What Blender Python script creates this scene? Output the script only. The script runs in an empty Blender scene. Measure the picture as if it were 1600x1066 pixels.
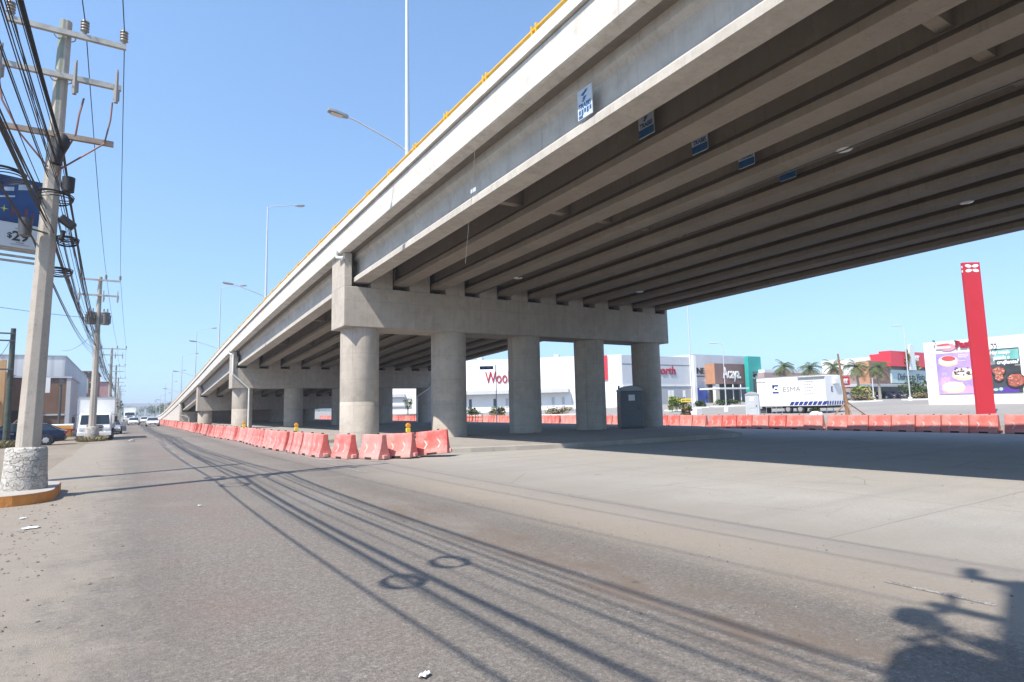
import bpy, bmesh, math, random
from mathutils import Vector, Matrix, noise
R = math.radians
rnd = random.Random(11)
S = bpy.context.scene
COL = S.collection

# ---------------------------------------------------------------- camera
PSI, TH, PH, FPX, CAMH = R(32.56), R(6.267), R(1.269), 943.0, 1.6
f0 = Vector((math.sin(PSI), math.cos(PSI), 0)); r0 = Vector((math.cos(PSI), -math.sin(PSI), 0)); u0 = Vector((0, 0, 1))
CF = math.cos(TH) * f0 + math.sin(TH) * u0
CU_ = math.cos(TH) * u0 - math.sin(TH) * f0
CR = math.cos(PH) * r0 - math.sin(PH) * CU_
CU = math.cos(PH) * CU_ + math.sin(PH) * r0
cd = bpy.data.cameras.new('camera'); cam = bpy.data.objects.new('camera', cd); COL.objects.link(cam)
cd.sensor_width = 36; cd.lens = 36 * FPX / 1600; cd.clip_end = 6000; cd.clip_start = 0.05
cam.matrix_world = Matrix(((CR.x, CU.x, -CF.x, 0), (CR.y, CU.y, -CF.y, 0), (CR.z, CU.z, -CF.z, CAMH), (0, 0, 0, 1)))
S.camera = cam

# ---------------------------------------------------------------- sky, sun, exposure
SUN_EL, SUN_AZ = R(53.9), R(18)          # shadows fall towards (cos az, sin az)
sunv = Vector((-math.cos(SUN_EL) * math.cos(SUN_AZ), -math.cos(SUN_EL) * math.sin(SUN_AZ), math.sin(SUN_EL)))
w = bpy.data.worlds.new('World'); S.world = w; w.use_nodes = True
nt = w.node_tree; bg = nt.nodes['Background']; sk = nt.nodes.new('ShaderNodeTexSky')
sk.sky_type = 'NISHITA'; sk.sun_disc = False; sk.sun_elevation = SUN_EL
sk.sun_rotation = math.atan2(sunv.x, sunv.y) % (2 * math.pi)
sk.air_density = 1.5; sk.dust_density = 0.3; sk.ozone_density = 6.0; sk.altitude = 0
sk.sun_size = R(0.545)
gm = nt.nodes.new('ShaderNodeTexCoord')
mp = nt.nodes.new('ShaderNodeVectorMath'); mp.operation = 'MULTIPLY_ADD'; mp.inputs[1].default_value = (1, 1, 0.82); mp.inputs[2].default_value = (0, 0, 0.145)
nm_ = nt.nodes.new('ShaderNodeVectorMath'); nm_.operation = 'NORMALIZE'
nt.links.new(gm.outputs['Generated'], mp.inputs[0]); nt.links.new(mp.outputs[0], nm_.inputs[0]); nt.links.new(nm_.outputs[0], sk.inputs[0])
nt.links.new(sk.outputs[0], bg.inputs[0]); bg.inputs[1].default_value = 0.15
sl = bpy.data.lights.new('sun', 'SUN'); sl.energy = 4.6; sl.angle = R(0.5); sl.color = (1, 0.925, 0.82)
so = bpy.data.objects.new('sun', sl); COL.objects.link(so); so.rotation_euler = sunv.to_track_quat('Z', 'Y').to_euler(); so.location = (0, 0, 60)
S.view_settings.view_transform = 'Standard'; S.view_settings.look = 'None'; S.view_settings.gamma = 1
S.view_settings.exposure = 0.7
S.cycles.max_bounces = 8; S.cycles.diffuse_bounces = 2

# ---------------------------------------------------------------- helpers
def ray(px, py): return CF + (px - 800) / FPX * CR - (py - 533) / FPX * CU
def atX(px, py, X): d = ray(px, py); return Vector((0, 0, CAMH)) + d * (X / d.x)
def atY(px, py, Y): d = ray(px, py); return Vector((0, 0, CAMH)) + d * (Y / d.y)
def atD(px, py, D): return Vector((0, 0, CAMH)) + ray(px, py) * D
def lot_z(x): return max(0.0, min(1.6, 0.0275 * (x - 33)))

class MB:
    def __init__(s): s.v = []; s.f = []
    def add(s, vs, fs):
        o = len(s.v); s.v += [tuple(v) for v in vs]; s.f += [tuple(i + o for i in f) for f in fs]; return s
    def hexa(s, p):   # 8 points: bottom 4 (ccw), top 4
        return s.add(p, [(3, 2, 1, 0), (4, 5, 6, 7), (0, 1, 5, 4), (1, 2, 6, 5), (2, 3, 7, 6), (3, 0, 4, 7)])
    def box(s, x0, x1, y0, y1, z0, z1):
        return s.hexa([(x0, y0, z0), (x1, y0, z0), (x1, y1, z0), (x0, y1, z0), (x0, y0, z1), (x1, y0, z1), (x1, y1, z1), (x0, y1, z1)])
    def obox(s, c, u, v, n, a, b, d):  # centre, axes, half sizes
        c = Vector(c); u = Vector(u) * a; v = Vector(v) * b; n = Vector(n) * d
        return s.hexa([c - u - v - n, c + u - v - n, c + u + v - n, c - u + v - n, c - u - v + n, c + u - v + n, c + u + v + n, c - u + v + n])
    def beam(s, p, q, a, b, up=(0, 0, 1)):  # rectangular bar a wide b high
        p = Vector(p); q = Vector(q); n = (q - p); L = n.length; n.normalize()
        u = n.cross(Vector(up)); u = u.normalized() if u.length > 1e-4 else Vector((1, 0, 0)); v = u.cross(n)
        return s.obox((p + q) / 2, u, v, n, a / 2, b / 2, L / 2)
    def loft(s, rings, caps=True, closed=True):
        o = len(s.v); n = len(rings[0])
        for r in rings: s.v += [tuple(p) for p in r]
        for k in range(len(rings) - 1):
            for i in range(n if closed else n - 1):
                j = (i + 1) % n
                s.f.append((o + k * n + i, o + k * n + j, o + (k + 1) * n + j, o + (k + 1) * n + i))
        if caps:
            s.f.append(tuple(o + i for i in range(n))[::-1]); s.f.append(tuple(o + (len(rings) - 1) * n + i for i in range(n)))
        return s
    def tube(s, pts, r, n=8, caps=True):
        pts = [Vector(p) for p in pts]; rings = []; up = Vector((0, 0, 1)); prev = None
        for i, p in enumerate(pts):
            t = (pts[min(i + 1, len(pts) - 1)] - pts[max(i - 1, 0)]).normalized()
            if prev is None:
                a = t.cross(up); a = a.normalized() if a.length > 1e-3 else t.cross(Vector((1, 0, 0))).normalized()
            else:
                a = (prev - t * prev.dot(t)).normalized()
            prev = a; b = t.cross(a); rr = r[i] if isinstance(r, (list, tuple)) else r
            rings.append([p + (a * math.cos(2 * math.pi * k / n) + b * math.sin(2 * math.pi * k / n)) * rr for k in range(n)])
        return s.loft(rings, caps)
    def lathe(s, prof, c=(0, 0, 0), n=24, axis='z'):
        rings = []
        for r_, z in prof:
            ring = []
            for k in range(n):
                a = 2 * math.pi * k / n; x, y = r_ * math.cos(a), r_ * math.sin(a)
                if axis == 'z': ring.append((c[0] + x, c[1] + y, c[2] + z))
                elif axis == 'x': ring.append((c[0] + z, c[1] + x, c[2] + y))
                else: ring.append((c[0] + y, c[1] + z, c[2] + x))
            rings.append(ring)
        return s.loft(rings, True)
    def prism(s, poly, p0, u, v, n, d):  # polygon (2d) in plane u,v extruded d along n
        p0 = Vector(p0); u = Vector(u); v = Vector(v); n = Vector(n)
        a = [p0 + u * x + v * y for x, y in poly]; b = [q + n * d for q in a]
        return s.loft([a, b], True)
    def sphere(s, c, r, n=10, m=7, sq=(1, 1, 1)):
        prof = [(max(1e-3, math.sin(math.pi * i / m)) * r, -math.cos(math.pi * i / m) * r) for i in range(m + 1)]
        t = MB().lathe(prof, (0, 0, 0), n)
        return s.add([(c[0] + x * sq[0], c[1] + y * sq[1], c[2] + z * sq[2]) for x, y, z in t.v], t.f)
    def build(s, name, mat, parent=None, smooth=0, bevel=0, seg=2, world=True):
        me = bpy.data.meshes.new(name); me.from_pydata(s.v, [], s.f); me.update()
        bm = bmesh.new(); bm.from_mesh(me); bmesh.ops.recalc_face_normals(bm, faces=bm.faces); bm.to_mesh(me); bm.free()
        me.materials.append(mat)
        if smooth:
            me.polygons.foreach_set('use_smooth', [True] * len(me.polygons)); me.set_sharp_from_angle(angle=R(smooth))
        o = bpy.data.objects.new(name, me); COL.objects.link(o)
        if bevel:
            b = o.modifiers.new('bevel', 'BEVEL'); b.width = bevel; b.segments = seg; b.limit_method = 'ANGLE'; b.angle_limit = R(35)
        if parent:
            o.parent = parent
            if world:
                root = parent; off = Vector((0, 0, 0))
                while root: off += root.location; root = root.parent
                o.location = -off
        return o

def tag(o, label=None, cat=None, group=None, kind=None):
    if label: o['label'] = label
    if cat: o['category'] = cat
    if group: o['group'] = group
    if kind: o['kind'] = kind
    return o
def thing(name, label, cat, loc=(0, 0, 0), rz=0, group=None):
    o = bpy.data.objects.new(name, None); COL.objects.link(o); o.location = loc; o.rotation_euler = (0, 0, rz); o.empty_display_size = 0.3
    return tag(o, label, cat, group)
def dup(o, loc=None, rz=None, label=None, group=None, parent=None):
    c = o.copy(); COL.objects.link(c)
    if parent: c.parent = parent
    if loc is not None: c.location = loc
    if rz is not None: c.rotation_euler = (0, 0, rz)
    if label: c['label'] = label
    if group: c['group'] = group
    for ch in KIDS.get(o.name, []): dup(ch, parent=c)
    return c
KIDS = {}
def reg(o):   # remember the tree under a prototype so that it can be copied
    def walk(x):
        KIDS[x.name] = [y for y in COL.objects if y.parent == x]
        for y in KIDS[x.name]: walk(y)
    walk(o); return o

def text(body, size, o, right, mat, parent=None, name='lettering', ext=0.01, width=None, bold=0, up=(0, 0, 1), shear=0, align='LEFT', world=True):
    cu = bpy.data.curves.new(name, 'FONT'); cu.body = body; cu.size = size; cu.extrude = ext; cu.offset = bold; cu.shear = shear
    cu.align_x = align; cu.resolution_u = 3
    t = bpy.data.objects.new(name, cu); COL.objects.link(t)
    dg = bpy.context.evaluated_depsgraph_get(); me = bpy.data.meshes.new_from_object(t.evaluated_get(dg))
    COL.objects.unlink(t); bpy.data.objects.remove(t)
    xs = [v.co.x for v in me.vertices] or [0, 1]
    k = width / (max(xs) - min(xs)) if width else 1
    right = Vector(right).normalized(); up = Vector(up); nrm = right.cross(up).normalized()
    x0 = min(xs) if width else 0
    for v in me.vertices:
        c = v.co.copy(); v.co = Vector(o) + right * ((c.x - x0) * k) + up * c.y + nrm * c.z
    me.materials.clear(); me.materials.append(mat)
    ob = bpy.data.objects.new(name, me); COL.objects.link(ob)
    if parent:
        ob.parent = parent
        if world: ob.location = -parent.location
    return ob

# ---------------------------------------------------------------- materials
MATS = {}
class NT:
    def __init__(s, name):
        s.m = bpy.data.materials.new(name); s.m.use_nodes = True; s.t = s.m.node_tree; s.b = s.t.nodes['Principled BSDF']
        s.tc = s.t.nodes.new('ShaderNodeTexCoord'); s.co = s.tc.outputs['Object']
    def n(s, ty, **k):
        x = s.t.nodes.new(ty)
        for a, b in k.items(): setattr(x, a, b)
        return x
    def l(s, a, b): s.t.links.new(a, b)
    def mapped(s, sc=(1, 1, 1), loc=(0, 0, 0)):
        m = s.n('ShaderNodeMapping'); m.inputs['Scale'].default_value = sc; m.inputs['Location'].default_value = loc; s.l(s.co, m.inputs[0]); return m.outputs[0]
    def noise(s, scale, detail=4, rough=0.55, co=None, dist=0):
        x = s.n('ShaderNodeTexNoise'); x.inputs['Scale'].default_value = scale; x.inputs['Detail'].default_value = detail; x.inputs['Roughness'].default_value = rough; x.inputs['Distortion'].default_value = dist
        s.l(co or s.co, x.inputs['Vector']); return x.outputs['Fac']
    def voro(s, scale, co=None, feature='F1'):
        x = s.n('ShaderNodeTexVoronoi', feature=feature); x.inputs['Scale'].default_value = scale; s.l(co or s.co, x.inputs['Vector']); return x.outputs['Distance']
    def ramp(s, fac, a, b, ca=0.0, cb=1.0):
        x = s.n('ShaderNodeMapRange'); x.inputs[1].default_value = a; x.inputs[2].default_value = b; x.inputs[3].default_value = ca; x.inputs[4].default_value = cb
        s.l(fac, x.inputs[0]); return x.outputs[0]
    def mix(s, fac, a, b, mode='MIX'):
        x = s.n('ShaderNodeMix', data_type='RGBA', blend_type=mode)
        for i, vv in ((0, fac), (6, a), (7, b)):
            if isinstance(vv, (int, float)): x.inputs[i].default_value = vv
            elif isinstance(vv, tuple): x.inputs[i].default_value = (vv + (1,))[:4]
            else: s.l(vv, x.inputs[i])
        return x.outputs[2]
    def math(s, op, a, b=0.0):
        x = s.n('ShaderNodeMath', operation=op)
        for i, vv in ((0, a), (1, b)):
            if isinstance(vv, (int, float)): x.inputs[i].default_value = vv
            else: s.l(vv, x.inputs[i])
        return x.outputs[0]
    def xyz(s):
        x = s.n('ShaderNodeSeparateXYZ'); s.l(s.co, x.inputs[0]); return x.outputs
    def bump(s, h, strength=0.3, dist=0.01, prev=None):
        x = s.n('ShaderNodeBump'); x.inputs['Strength'].default_value = strength; x.inputs['Distance'].default_value = dist; s.l(h, x.inputs['Height'])
        if prev: s.l(prev, x.inputs['Normal'])
        return x.outputs[0]
    def out(s, col=None, rough=0.8, metal=0.0, nrm=None, spec=0.5):
        for k, vv in (('Base Color', col), ('Roughness', rough), ('Metallic', metal)):
            if vv is None: continue
            if isinstance(vv, (int, float)): s.b.inputs[k].default_value = vv
            elif isinstance(vv, tuple): s.b.inputs[k].default_value = (vv + (1,))[:4]
            else: s.l(vv, s.b.inputs[k])
        s.b.inputs['Specular IOR Level'].default_value = spec
        if nrm: s.l(nrm, s.b.inputs['Normal'])
        return s.m
def M(name, col=None, rough=0.6, metal=0.0, var=0.12, scale=3.0, bump=0.0, spec=0.5, rand=0.0):
    if name in MATS: return MATS[name]
    t = NT(name); n = t.noise(scale, 5, 0.6)
    c = t.mix(t.ramp(n, 0.3, 0.7), tuple(x * (1 - var) for x in col), tuple(min(1, x * (1 + var)) for x in col))
    if rand:
        oi = t.n('ShaderNodeObjectInfo'); c = t.mix(t.math('MULTIPLY', oi.outputs['Random'], rand), c, (0.85, 0.62, 0.58))
    nr = t.bump(t.noise(scale * 8, 3), bump, 0.02) if bump else None
    MATS[name] = t.out(c, rough, metal, nr, spec); return MATS[name]

def concrete(name, base, dark, joints=0.0, streak=0.35, warm=(0.30, 0.265, 0.225), fine=1.0, vx=0.0, vy=0.0):
    if name in MATS: return MATS[name]
    t = NT(name)
    big = t.noise(0.45, 6, 0.62); mid = t.noise(2.3, 6, 0.65); gr = t.noise(45, 3, 0.7)
    c = t.mix(t.ramp(big, 0.3, 0.72), dark, base)
    c = t.mix(t.ramp(mid, 0.45, 0.75, 0, 0.55), c, warm)
    st = t.noise(1.6, 5, 0.6, t.mapped((3.2, 3.2, 0.22)))
    c = t.mix(t.ramp(st, 0.52, 0.78, 0, streak), c, tuple(x * 0.55 for x in dark))
    sp = t.noise(7.0, 4, 0.6, t.mapped((1, 1, 1), (5, 3, 1)))
    c = t.mix(t.ramp(sp, 0.62, 0.75, 0, 0.35), c, tuple(min(1, x * 1.25) for x in base))
    c = t.mix(t.ramp(gr, 0.35, 0.65, 0.0, 0.22), c, tuple(x * 0.7 for x in dark))
    h = t.math('ADD', t.math('MULTIPLY', gr, 0.35), mid)
    if joints:
        z = t.xyz()[2]; zz = t.math('ABSOLUTE', t.math('SUBTRACT', t.math('FRACT', t.math('DIVIDE', z, joints)), 0.5))
        jm = t.ramp(zz, 0.0, 0.012, 0.5, 0.0); c = t.mix(jm, c, tuple(x * 0.45 for x in dark))
    for ax, per in ((0, vx), (1, vy)):
        if per:
            q = t.math('ABSOLUTE', t.math('SUBTRACT', t.math('FRACT', t.math('DIVIDE', t.math('ADD', t.xyz()[ax], 500.0), per)), 0.5))
            c = t.mix(t.ramp(q, 0.0, 0.016 / per, 0.45, 0.0), c, tuple(x * 0.5 for x in dark))
            sg = t.n('ShaderNodeTexWhiteNoise', noise_dimensions='1D'); t.l(t.math('FLOOR', t.math('ADD', t.math('DIVIDE', t.math('ADD', t.xyz()[ax], 500.0), per), 0.5)), sg.inputs['W'])
            c = t.mix(t.math('MULTIPLY', sg.outputs['Value'], 0.22), c, tuple(x * 0.72 for x in dark))
    drip = t.noise(2.4, 5, 0.6, t.mapped((5, 5, 0.10), (1, 4, 2))); c = t.mix(t.ramp(drip, 0.57, 0.70, 0, streak * 0.9), c, tuple(x * 0.42 for x in dark))
    blotch = t.noise(0.9, 5, 0.7, t.mapped((1, 1, 1), (9, 1, 4))); c = t.mix(t.ramp(blotch, 0.56, 0.66, 0, 0.30), c, tuple(min(1, x * 1.15) for x in base))
    pore = t.ramp(t.voro(5.0), 0.04, 0.085, 0.6, 0.0)
    c = t.mix(t.math('MULTIPLY', pore, t.ramp(mid, 0.45, 0.6)), c, tuple(x * 0.4 for x in dark))
    MATS[name] = t.out(c, 0.88, 0, t.bump(h, 0.35, 0.02), 0.25); return MATS[name]

C_BEAM_SHADE = concrete('shaded_girder_concrete', (0.36, 0.308, 0.255), (0.27, 0.231, 0.19), 0, 0.30, vy=6.1)  # inner girders and diaphragms: shade under the deck is put into the colour
C_BEAM_LIT = concrete('sunlit_girder_concrete', (0.60, 0.555, 0.495), (0.50, 0.46, 0.405), 0, 0.34, vy=6.1)  # outer girder: same concrete, lightened in colour as if sunlit
C_PARA = concrete('parapet_concrete', (0.72, 0.68, 0.62), (0.62, 0.585, 0.53), 0, 0.45, vy=3.05)
C_PIER = concrete('pier_concrete', (0.56, 0.50, 0.43), (0.45, 0.40, 0.34), 1.22, 0.34, vx=1.22)
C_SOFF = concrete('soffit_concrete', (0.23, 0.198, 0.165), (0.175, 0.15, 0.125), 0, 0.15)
C_POLE = concrete('pole_concrete', (0.42, 0.385, 0.34), (0.30, 0.275, 0.245), 0, 0.3)
C_KERB = concrete('kerb_concrete', (0.44, 0.41, 0.37), (0.33, 0.305, 0.27), 0, 0.3)

def asphalt_mat():
    t = NT('worn_asphalt'); x, y, z = t.xyz()
    big = t.noise(0.16, 6, 0.6); mid = t.noise(1.3, 6, 0.65); st = t.noise(0.5, 5, 0.6, t.mapped((1.6, 0.06, 1)))
    c = t.mix(t.ramp(big, 0.3, 0.7), (0.162, 0.143, 0.125), (0.208, 0.186, 0.160))
    c = t.mix(t.ramp(mid, 0.4, 0.75, 0, 0.45), c, (0.189, 0.161, 0.137))
    c = t.mix(t.ramp(st, 0.48, 0.75, 0, 0.5), c, (0.125, 0.113, 0.100))
    # aggregate
    agg = t.noise(85, 3, 0.75); ag2 = t.voro(120)
    c = t.mix(t.ramp(agg, 0.5, 0.72, 0, 0.55), c, (0.358, 0.324, 0.270))
    c = t.mix(t.ramp(agg, 0.5, 0.30, 0, 0.7), c, (0.059, 0.052, 0.046))
    c = t.mix(t.ramp(ag2, 0.12, 0.02, 0, 0.5), c, (0.595, 0.560, 0.479))
    g2 = t.noise(30, 3, 0.85); g3 = t.noise(14, 4, 0.8)
    c = t.mix(t.ramp(g2, 0.54, 0.72, 0, 0.55), c, (0.443, 0.409, 0.370)); c = t.mix(t.ramp(g2, 0.46, 0.30, 0, 0.6), c, (0.061, 0.057, 0.054))
    c = t.mix(t.ramp(g3, 0.52, 0.68, 0, 0.35), c, (0.332, 0.305, 0.278)); c = t.mix(t.ramp(g3, 0.46, 0.34, 0, 0.4), c, (0.100, 0.093, 0.085))
    # reddish dust patch around the left wheel path, brown dirt trail between the lanes, pale dust by the concrete edge
    def band(x0, hw, soft, w=0.9, sc=0.8):
        nn = t.math('MULTIPLY', t.math('SUBTRACT', t.noise(sc, 5, 0.6, t.mapped((1, 0.35, 1))), 0.5), w * 2)
        d = t.math('ABSOLUTE', t.math('SUBTRACT', t.math('ADD', x, nn), x0))
        return t.ramp(d, hw, hw + soft, 1, 0)
    near = t.ramp(y, 14, 9, 0, 1)
    patchy = t.ramp(t.noise(2.6, 6, 0.7, t.mapped((1, 0.5, 1))), 0.38, 0.62)
    b1 = t.math('MULTIPLY', t.math('MULTIPLY', band(3.9, 0.22, 0.5, 0.4), near), patchy)
    c = t.mix(b1, c, (0.169, 0.130, 0.102))
    b2 = t.math('MULTIPLY', band(5.9, 0.35, 0.9, 0.5), t.ramp(y, 17, 11, 0, 1))
    c = t.mix(t.math('MULTIPLY', b2, 0.55), c, (0.347, 0.286, 0.214))
    b3 = t.math('MULTIPLY', band(1.0, 0.3, 0.9, 0.5), t.ramp(t.noise(0.5, 4), 0.42, 0.62))
    c = t.mix(t.math('MULTIPLY', b3, 0.35), c, (0.206, 0.135, 0.110))
    # darker polished wheel tracks
    for x0 in (0.15, 2.6, 4.5):
        c = t.mix(t.math('MULTIPLY', band(x0, 0.12, 0.5, 0.15, 0.3), 0.22), c, (0.103, 0.095, 0.087))
    # earth creeping in over the left edge
    nz = t.math('MULTIPLY', t.math('SUBTRACT', t.noise(1.1, 7, 0.7), 0.5), 2.0)
    e = t.math('ADD', x, nz)
    dirt = t.mix(t.noise(3, 6), (0.250, 0.213, 0.171), (0.319, 0.280, 0.231))
    fine = t.math('MULTIPLY', t.math('SUBTRACT', agg, 0.5), 3.0)
    c = t.mix(t.ramp(t.math('ADD', t.math('ADD', e, fine), t.math('MULTIPLY', t.math('SUBTRACT', t.noise(4.5, 6, 0.75), 0.5), 2.2)), 0.15, -0.75, 0, 0.95), c, dirt)
    e2 = t.math('ADD', x, t.math('MULTIPLY', t.math('SUBTRACT', t.noise(0.8, 6, 0.7, t.mapped((1, .5, 1))), 0.5), 2.6))
    c = t.mix(t.ramp(e2, 4.6, 6.7, 0, 0.68), c, (0.286, 0.264, 0.242))
    blot = t.noise(0.33, 3, 0.5, t.mapped((1, 1, 1), (7, 2, 0))); c = t.mix(t.ramp(blot, 0.56, 0.72, 0, 0.4), c, (0.264, 0.241, 0.215))
    spots = t.ramp(t.voro(1.3, t.mapped((1, 1, 1), (3, 9, 0))), 0.03, 0.07, 0.6, 0); c = t.mix(t.math('MULTIPLY', spots, t.ramp(mid, 0.48, 0.6)), c, (0.065, 0.061, 0.057))
    h = t.math('ADD', t.math('MULTIPLY', agg, 0.6), t.math('MULTIPLY', mid, 0.6))
    return t.out(c, t.ramp(mid, 0.3, 0.7, 0.72, 0.92), 0, t.bump(h, 0.9, 0.022), 0.3)
ASPHALT = asphalt_mat()
def slab_mat():
    t = NT('road_concrete'); x, y, z = t.xyz()
    big = t.noise(0.12, 6, 0.6); mid = t.noise(1.0, 7, 0.68); st = t.noise(0.6, 5, 0.6, t.mapped((0.16, 1.7, 1))); gr = t.noise(70, 3, 0.7)
    c = t.mix(t.ramp(big, 0.3, 0.7), (0.298, 0.282, 0.256), (0.369, 0.351, 0.321))
    c = t.mix(t.ramp(mid, 0.42, 0.72, 0, 0.6), c, (0.284, 0.269, 0.244))
    c = t.mix(t.ramp(st, 0.5, 0.78, 0, 0.6), c, (0.213, 0.203, 0.189))
    c = t.mix(t.ramp(gr, 0.55, 0.35, 0, 0.4), c, (0.226, 0.213, 0.195))
    c = t.mix(t.ramp(gr, 0.6, 0.75, 0, 0.4), c, (0.568, 0.551, 0.510))
    g2 = t.noise(24, 4, 0.8); c = t.mix(t.ramp(g2, 0.56, 0.72, 0, 0.4), c, (0.530, 0.514, 0.486)); c = t.mix(t.ramp(g2, 0.44, 0.30, 0, 0.5), c, (0.173, 0.168, 0.157))
    pt = t.noise(0.28, 4, 0.6, t.mapped((1, 1, 1), (4, 8, 0))); c = t.mix(t.ramp(pt, 0.55, 0.68, 0, 0.35), c, (0.255, 0.252, 0.243))
    # tyre dust towards the asphalt
    e = t.math('ADD', x, t.math('MULTIPLY', t.math('SUBTRACT', t.noise(0.9, 6, 0.65), 0.5), 2.4))
    c = t.mix(t.ramp(e, 9.2, 6.9, 0, 0.7), c, (0.231, 0.207, 0.179))
    def joint(v, per, off):
        q = t.math('ABSOLUTE', t.math('SUBTRACT', t.math('FRACT', t.math('DIVIDE', t.math('ADD', v, off), per)), 0.5))
        return t.ramp(q, 0.0, 0.02 / per, 0.7, 0)
    wob = t.math('MULTIPLY', t.math('SUBTRACT', t.noise(1.5, 3), 0.5), 0.05)
    c = t.mix(joint(t.math('ADD', y, wob), 4.5, -1.9), c, (0.152, 0.140, 0.127))
    c = t.mix(joint(t.math('ADD', x, wob), 3.6, -1.5), c, (0.152, 0.140, 0.127))
    cr = t.voro(0.32, None, 'DISTANCE_TO_EDGE')
    c = t.mix(t.math('MULTIPLY', t.ramp(cr, 0.0, 0.006, 0.6, 0), t.ramp(t.noise(0.4, 3), 0.5, 0.6)), c, (0.132, 0.126, 0.112))
    spot = t.ramp(t.voro(0.9), 0.05, 0.11, 0.5, 0)
    c = t.mix(t.math('MULTIPLY', spot, t.ramp(mid, 0.45, 0.6)), c, (0.123, 0.117, 0.108))
    return t.out(c, 0.86, 0, t.bump(t.math('ADD', gr, mid), 0.35, 0.012), 0.3)
SLAB = slab_mat()
def dirt_mat(name, a, b, sc=1.0):
    t = NT(name); c = t.mix(t.ramp(t.noise(0.2 * sc, 6, 0.65), 0.3, 0.7), a, b)
    gr = t.noise(40, 4, 0.75); c = t.mix(t.ramp(gr, 0.5, 0.72, 0, 0.5), c, tuple(min(1, x * 1.35) for x in b)); c = t.mix(t.ramp(gr, 0.5, 0.3, 0, 0.6), c, tuple(x * 0.45 for x in a))
    c = t.mix(t.ramp(t.noise(1.7, 6, 0.7), 0.5, 0.75, 0, 0.5), c, tuple(x * 0.7 for x in a))
    return t.out(c, 0.95, 0, t.bump(t.math('ADD', gr, t.math('MULTIPLY', t.noise(5, 5), 1.5)), 0.8, 0.03), 0.2)
DIRT = dirt_mat('shoulder_dirt', (0.24, 0.20, 0.155), (0.305, 0.262, 0.208))
LOT = dirt_mat('lot_paving', (0.27, 0.255, 0.235), (0.34, 0.322, 0.30), 0.5)
PLAIN = dirt_mat('plain_earth', (0.20, 0.19, 0.13), (0.30, 0.27, 0.20), 0.1)
BLACK = M('black_rubber', (0.02, 0.02, 0.022), 0.6); TYRE = M('tyre_rubber', (0.025, 0.025, 0.026), 0.85)
GLASS = M('dark_window_glass', (0.02, 0.028, 0.035), 0.08, 0, 0.1, 1, 0, 0.8)
WHITE = M('white_paint', (0.80, 0.80, 0.78), 0.45, 0, 0.05, 2); OFFW = M('off_white_wall', (0.74, 0.73, 0.70), 0.8, 0, 0.06, 0.6)
STEEL = M('galvanised_steel', (0.50, 0.51, 0.52), 0.42, 0.6, 0.12, 5); DKSTEEL = M('dark_steel', (0.10, 0.10, 0.105), 0.5, 0.4, 0.15, 5)
def paint_mat():
    t = NT('worn_road_paint'); c = t.mix(t.ramp(t.noise(9, 6, .75), .40, .58), (.145, .132, .122), (.40, .39, .37)); c = t.mix(t.ramp(t.noise(60, 3, .7), .42, .6), (.15, .137, .127), c); return t.out(c, .8)
LINEP = paint_mat()
YELLOW = M('yellow_rail_paint', (0.78, 0.44, 0.035), 0.5, 0, 0.15, 4)
RED = M('red_sign', (0.72, 0.028, 0.045), 0.45, 0, 0.06, 1)
TEAL = M('teal_cladding', (0.02, 0.36, 0.31), 0.5, 0, 0.06, 1); BROWN = M('brown_cladding', (0.20, 0.105, 0.075), 0.65, 0, 0.08, 1)
SUNBR = M('sunlit_brown_cladding', (0.46, 0.225, 0.125), 0.7, 0, 0.1, 1); GREYW = M('grey_wall', (0.50, 0.515, 0.54), 0.8, 0, 0.05, 0.7)  # orange-brown is the stores' brown with sunlight put into its colour
DKBR = M('dark_brown_wall', (0.17, 0.10, 0.075), 0.8, 0, 0.12, 1.5); BLUEL = M('blue_print', (0.03, 0.08, 0.40), 0.6)
BLACKT = M('black_lettering', (0.03, 0.03, 0.035), 0.5); REDT = M('red_lettering', (0.36, 0.012, 0.035), 0.5)
WOOD = M('weathered_wood', (0.30, 0.17, 0.10), 0.85, 0, 0.25, 6, 0.3)

# ---------------------------------------------------------------- setting: ground
def sheet(name, pts, mat, z=None):
    mb = MB(); mb.add(pts if z is None else [(x, y, z) for x, y in pts], [tuple(range(len(pts)))]); return tag(mb.build(name, mat), kind='structure')
def grid(name, x0, x1, y0, y1, nx, ny, zf, mat):
    mb = MB(); vs = []; fs = []
    for i in range(nx + 1):
        for j in range(ny + 1):
            x = x0 + (x1 - x0) * i / nx; y = y0 + (y1 - y0) * j / ny; vs.append((x, y, zf(x, y)))
    for i in range(nx):
        for j in range(ny): a = i * (ny + 1) + j; fs.append((a, a + ny + 1, a + ny + 2, a + 1))
    mb.add(vs, fs); return tag(mb.build(name, mat, smooth=60), kind='structure')
sheet('ground', [(-1500, -300), (1900, -300), (1900, 2100), (-1500, 2100)], PLAIN, -0.55)
def ds(x, y): return 0.0 if x > -0.9 else 0.035 * noise.noise((x * 0.7, y * 0.7, 0)) * min(1, (-0.9 - x) / 1.0) - 0.002
grid('dirt_shoulder', -45, -0.7, -12, 330, 60, 260, ds, DIRT)
grid('road', -1.9, 6.92, -25, 520, 12, 120, lambda x, y: 0.006, ASPHALT)
def rz_(x): return 0.0065 - max(0.0, x - 24.0) * 0.02
grid('concrete_road', 6.92, 39.0, -60, 330, 36, 8, lambda x, y: rz_(x), SLAB)
sheet('road_margin', [(5.45, 20.5), (6.92, 18.2), (6.92, 330), (5.45, 330)], SLAB, 0.0105)
grid('parking_lot', 38.6, 420, -120, 420, 60, 20, lambda x, y: 0.0065 + lot_z(x), LOT)

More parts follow.
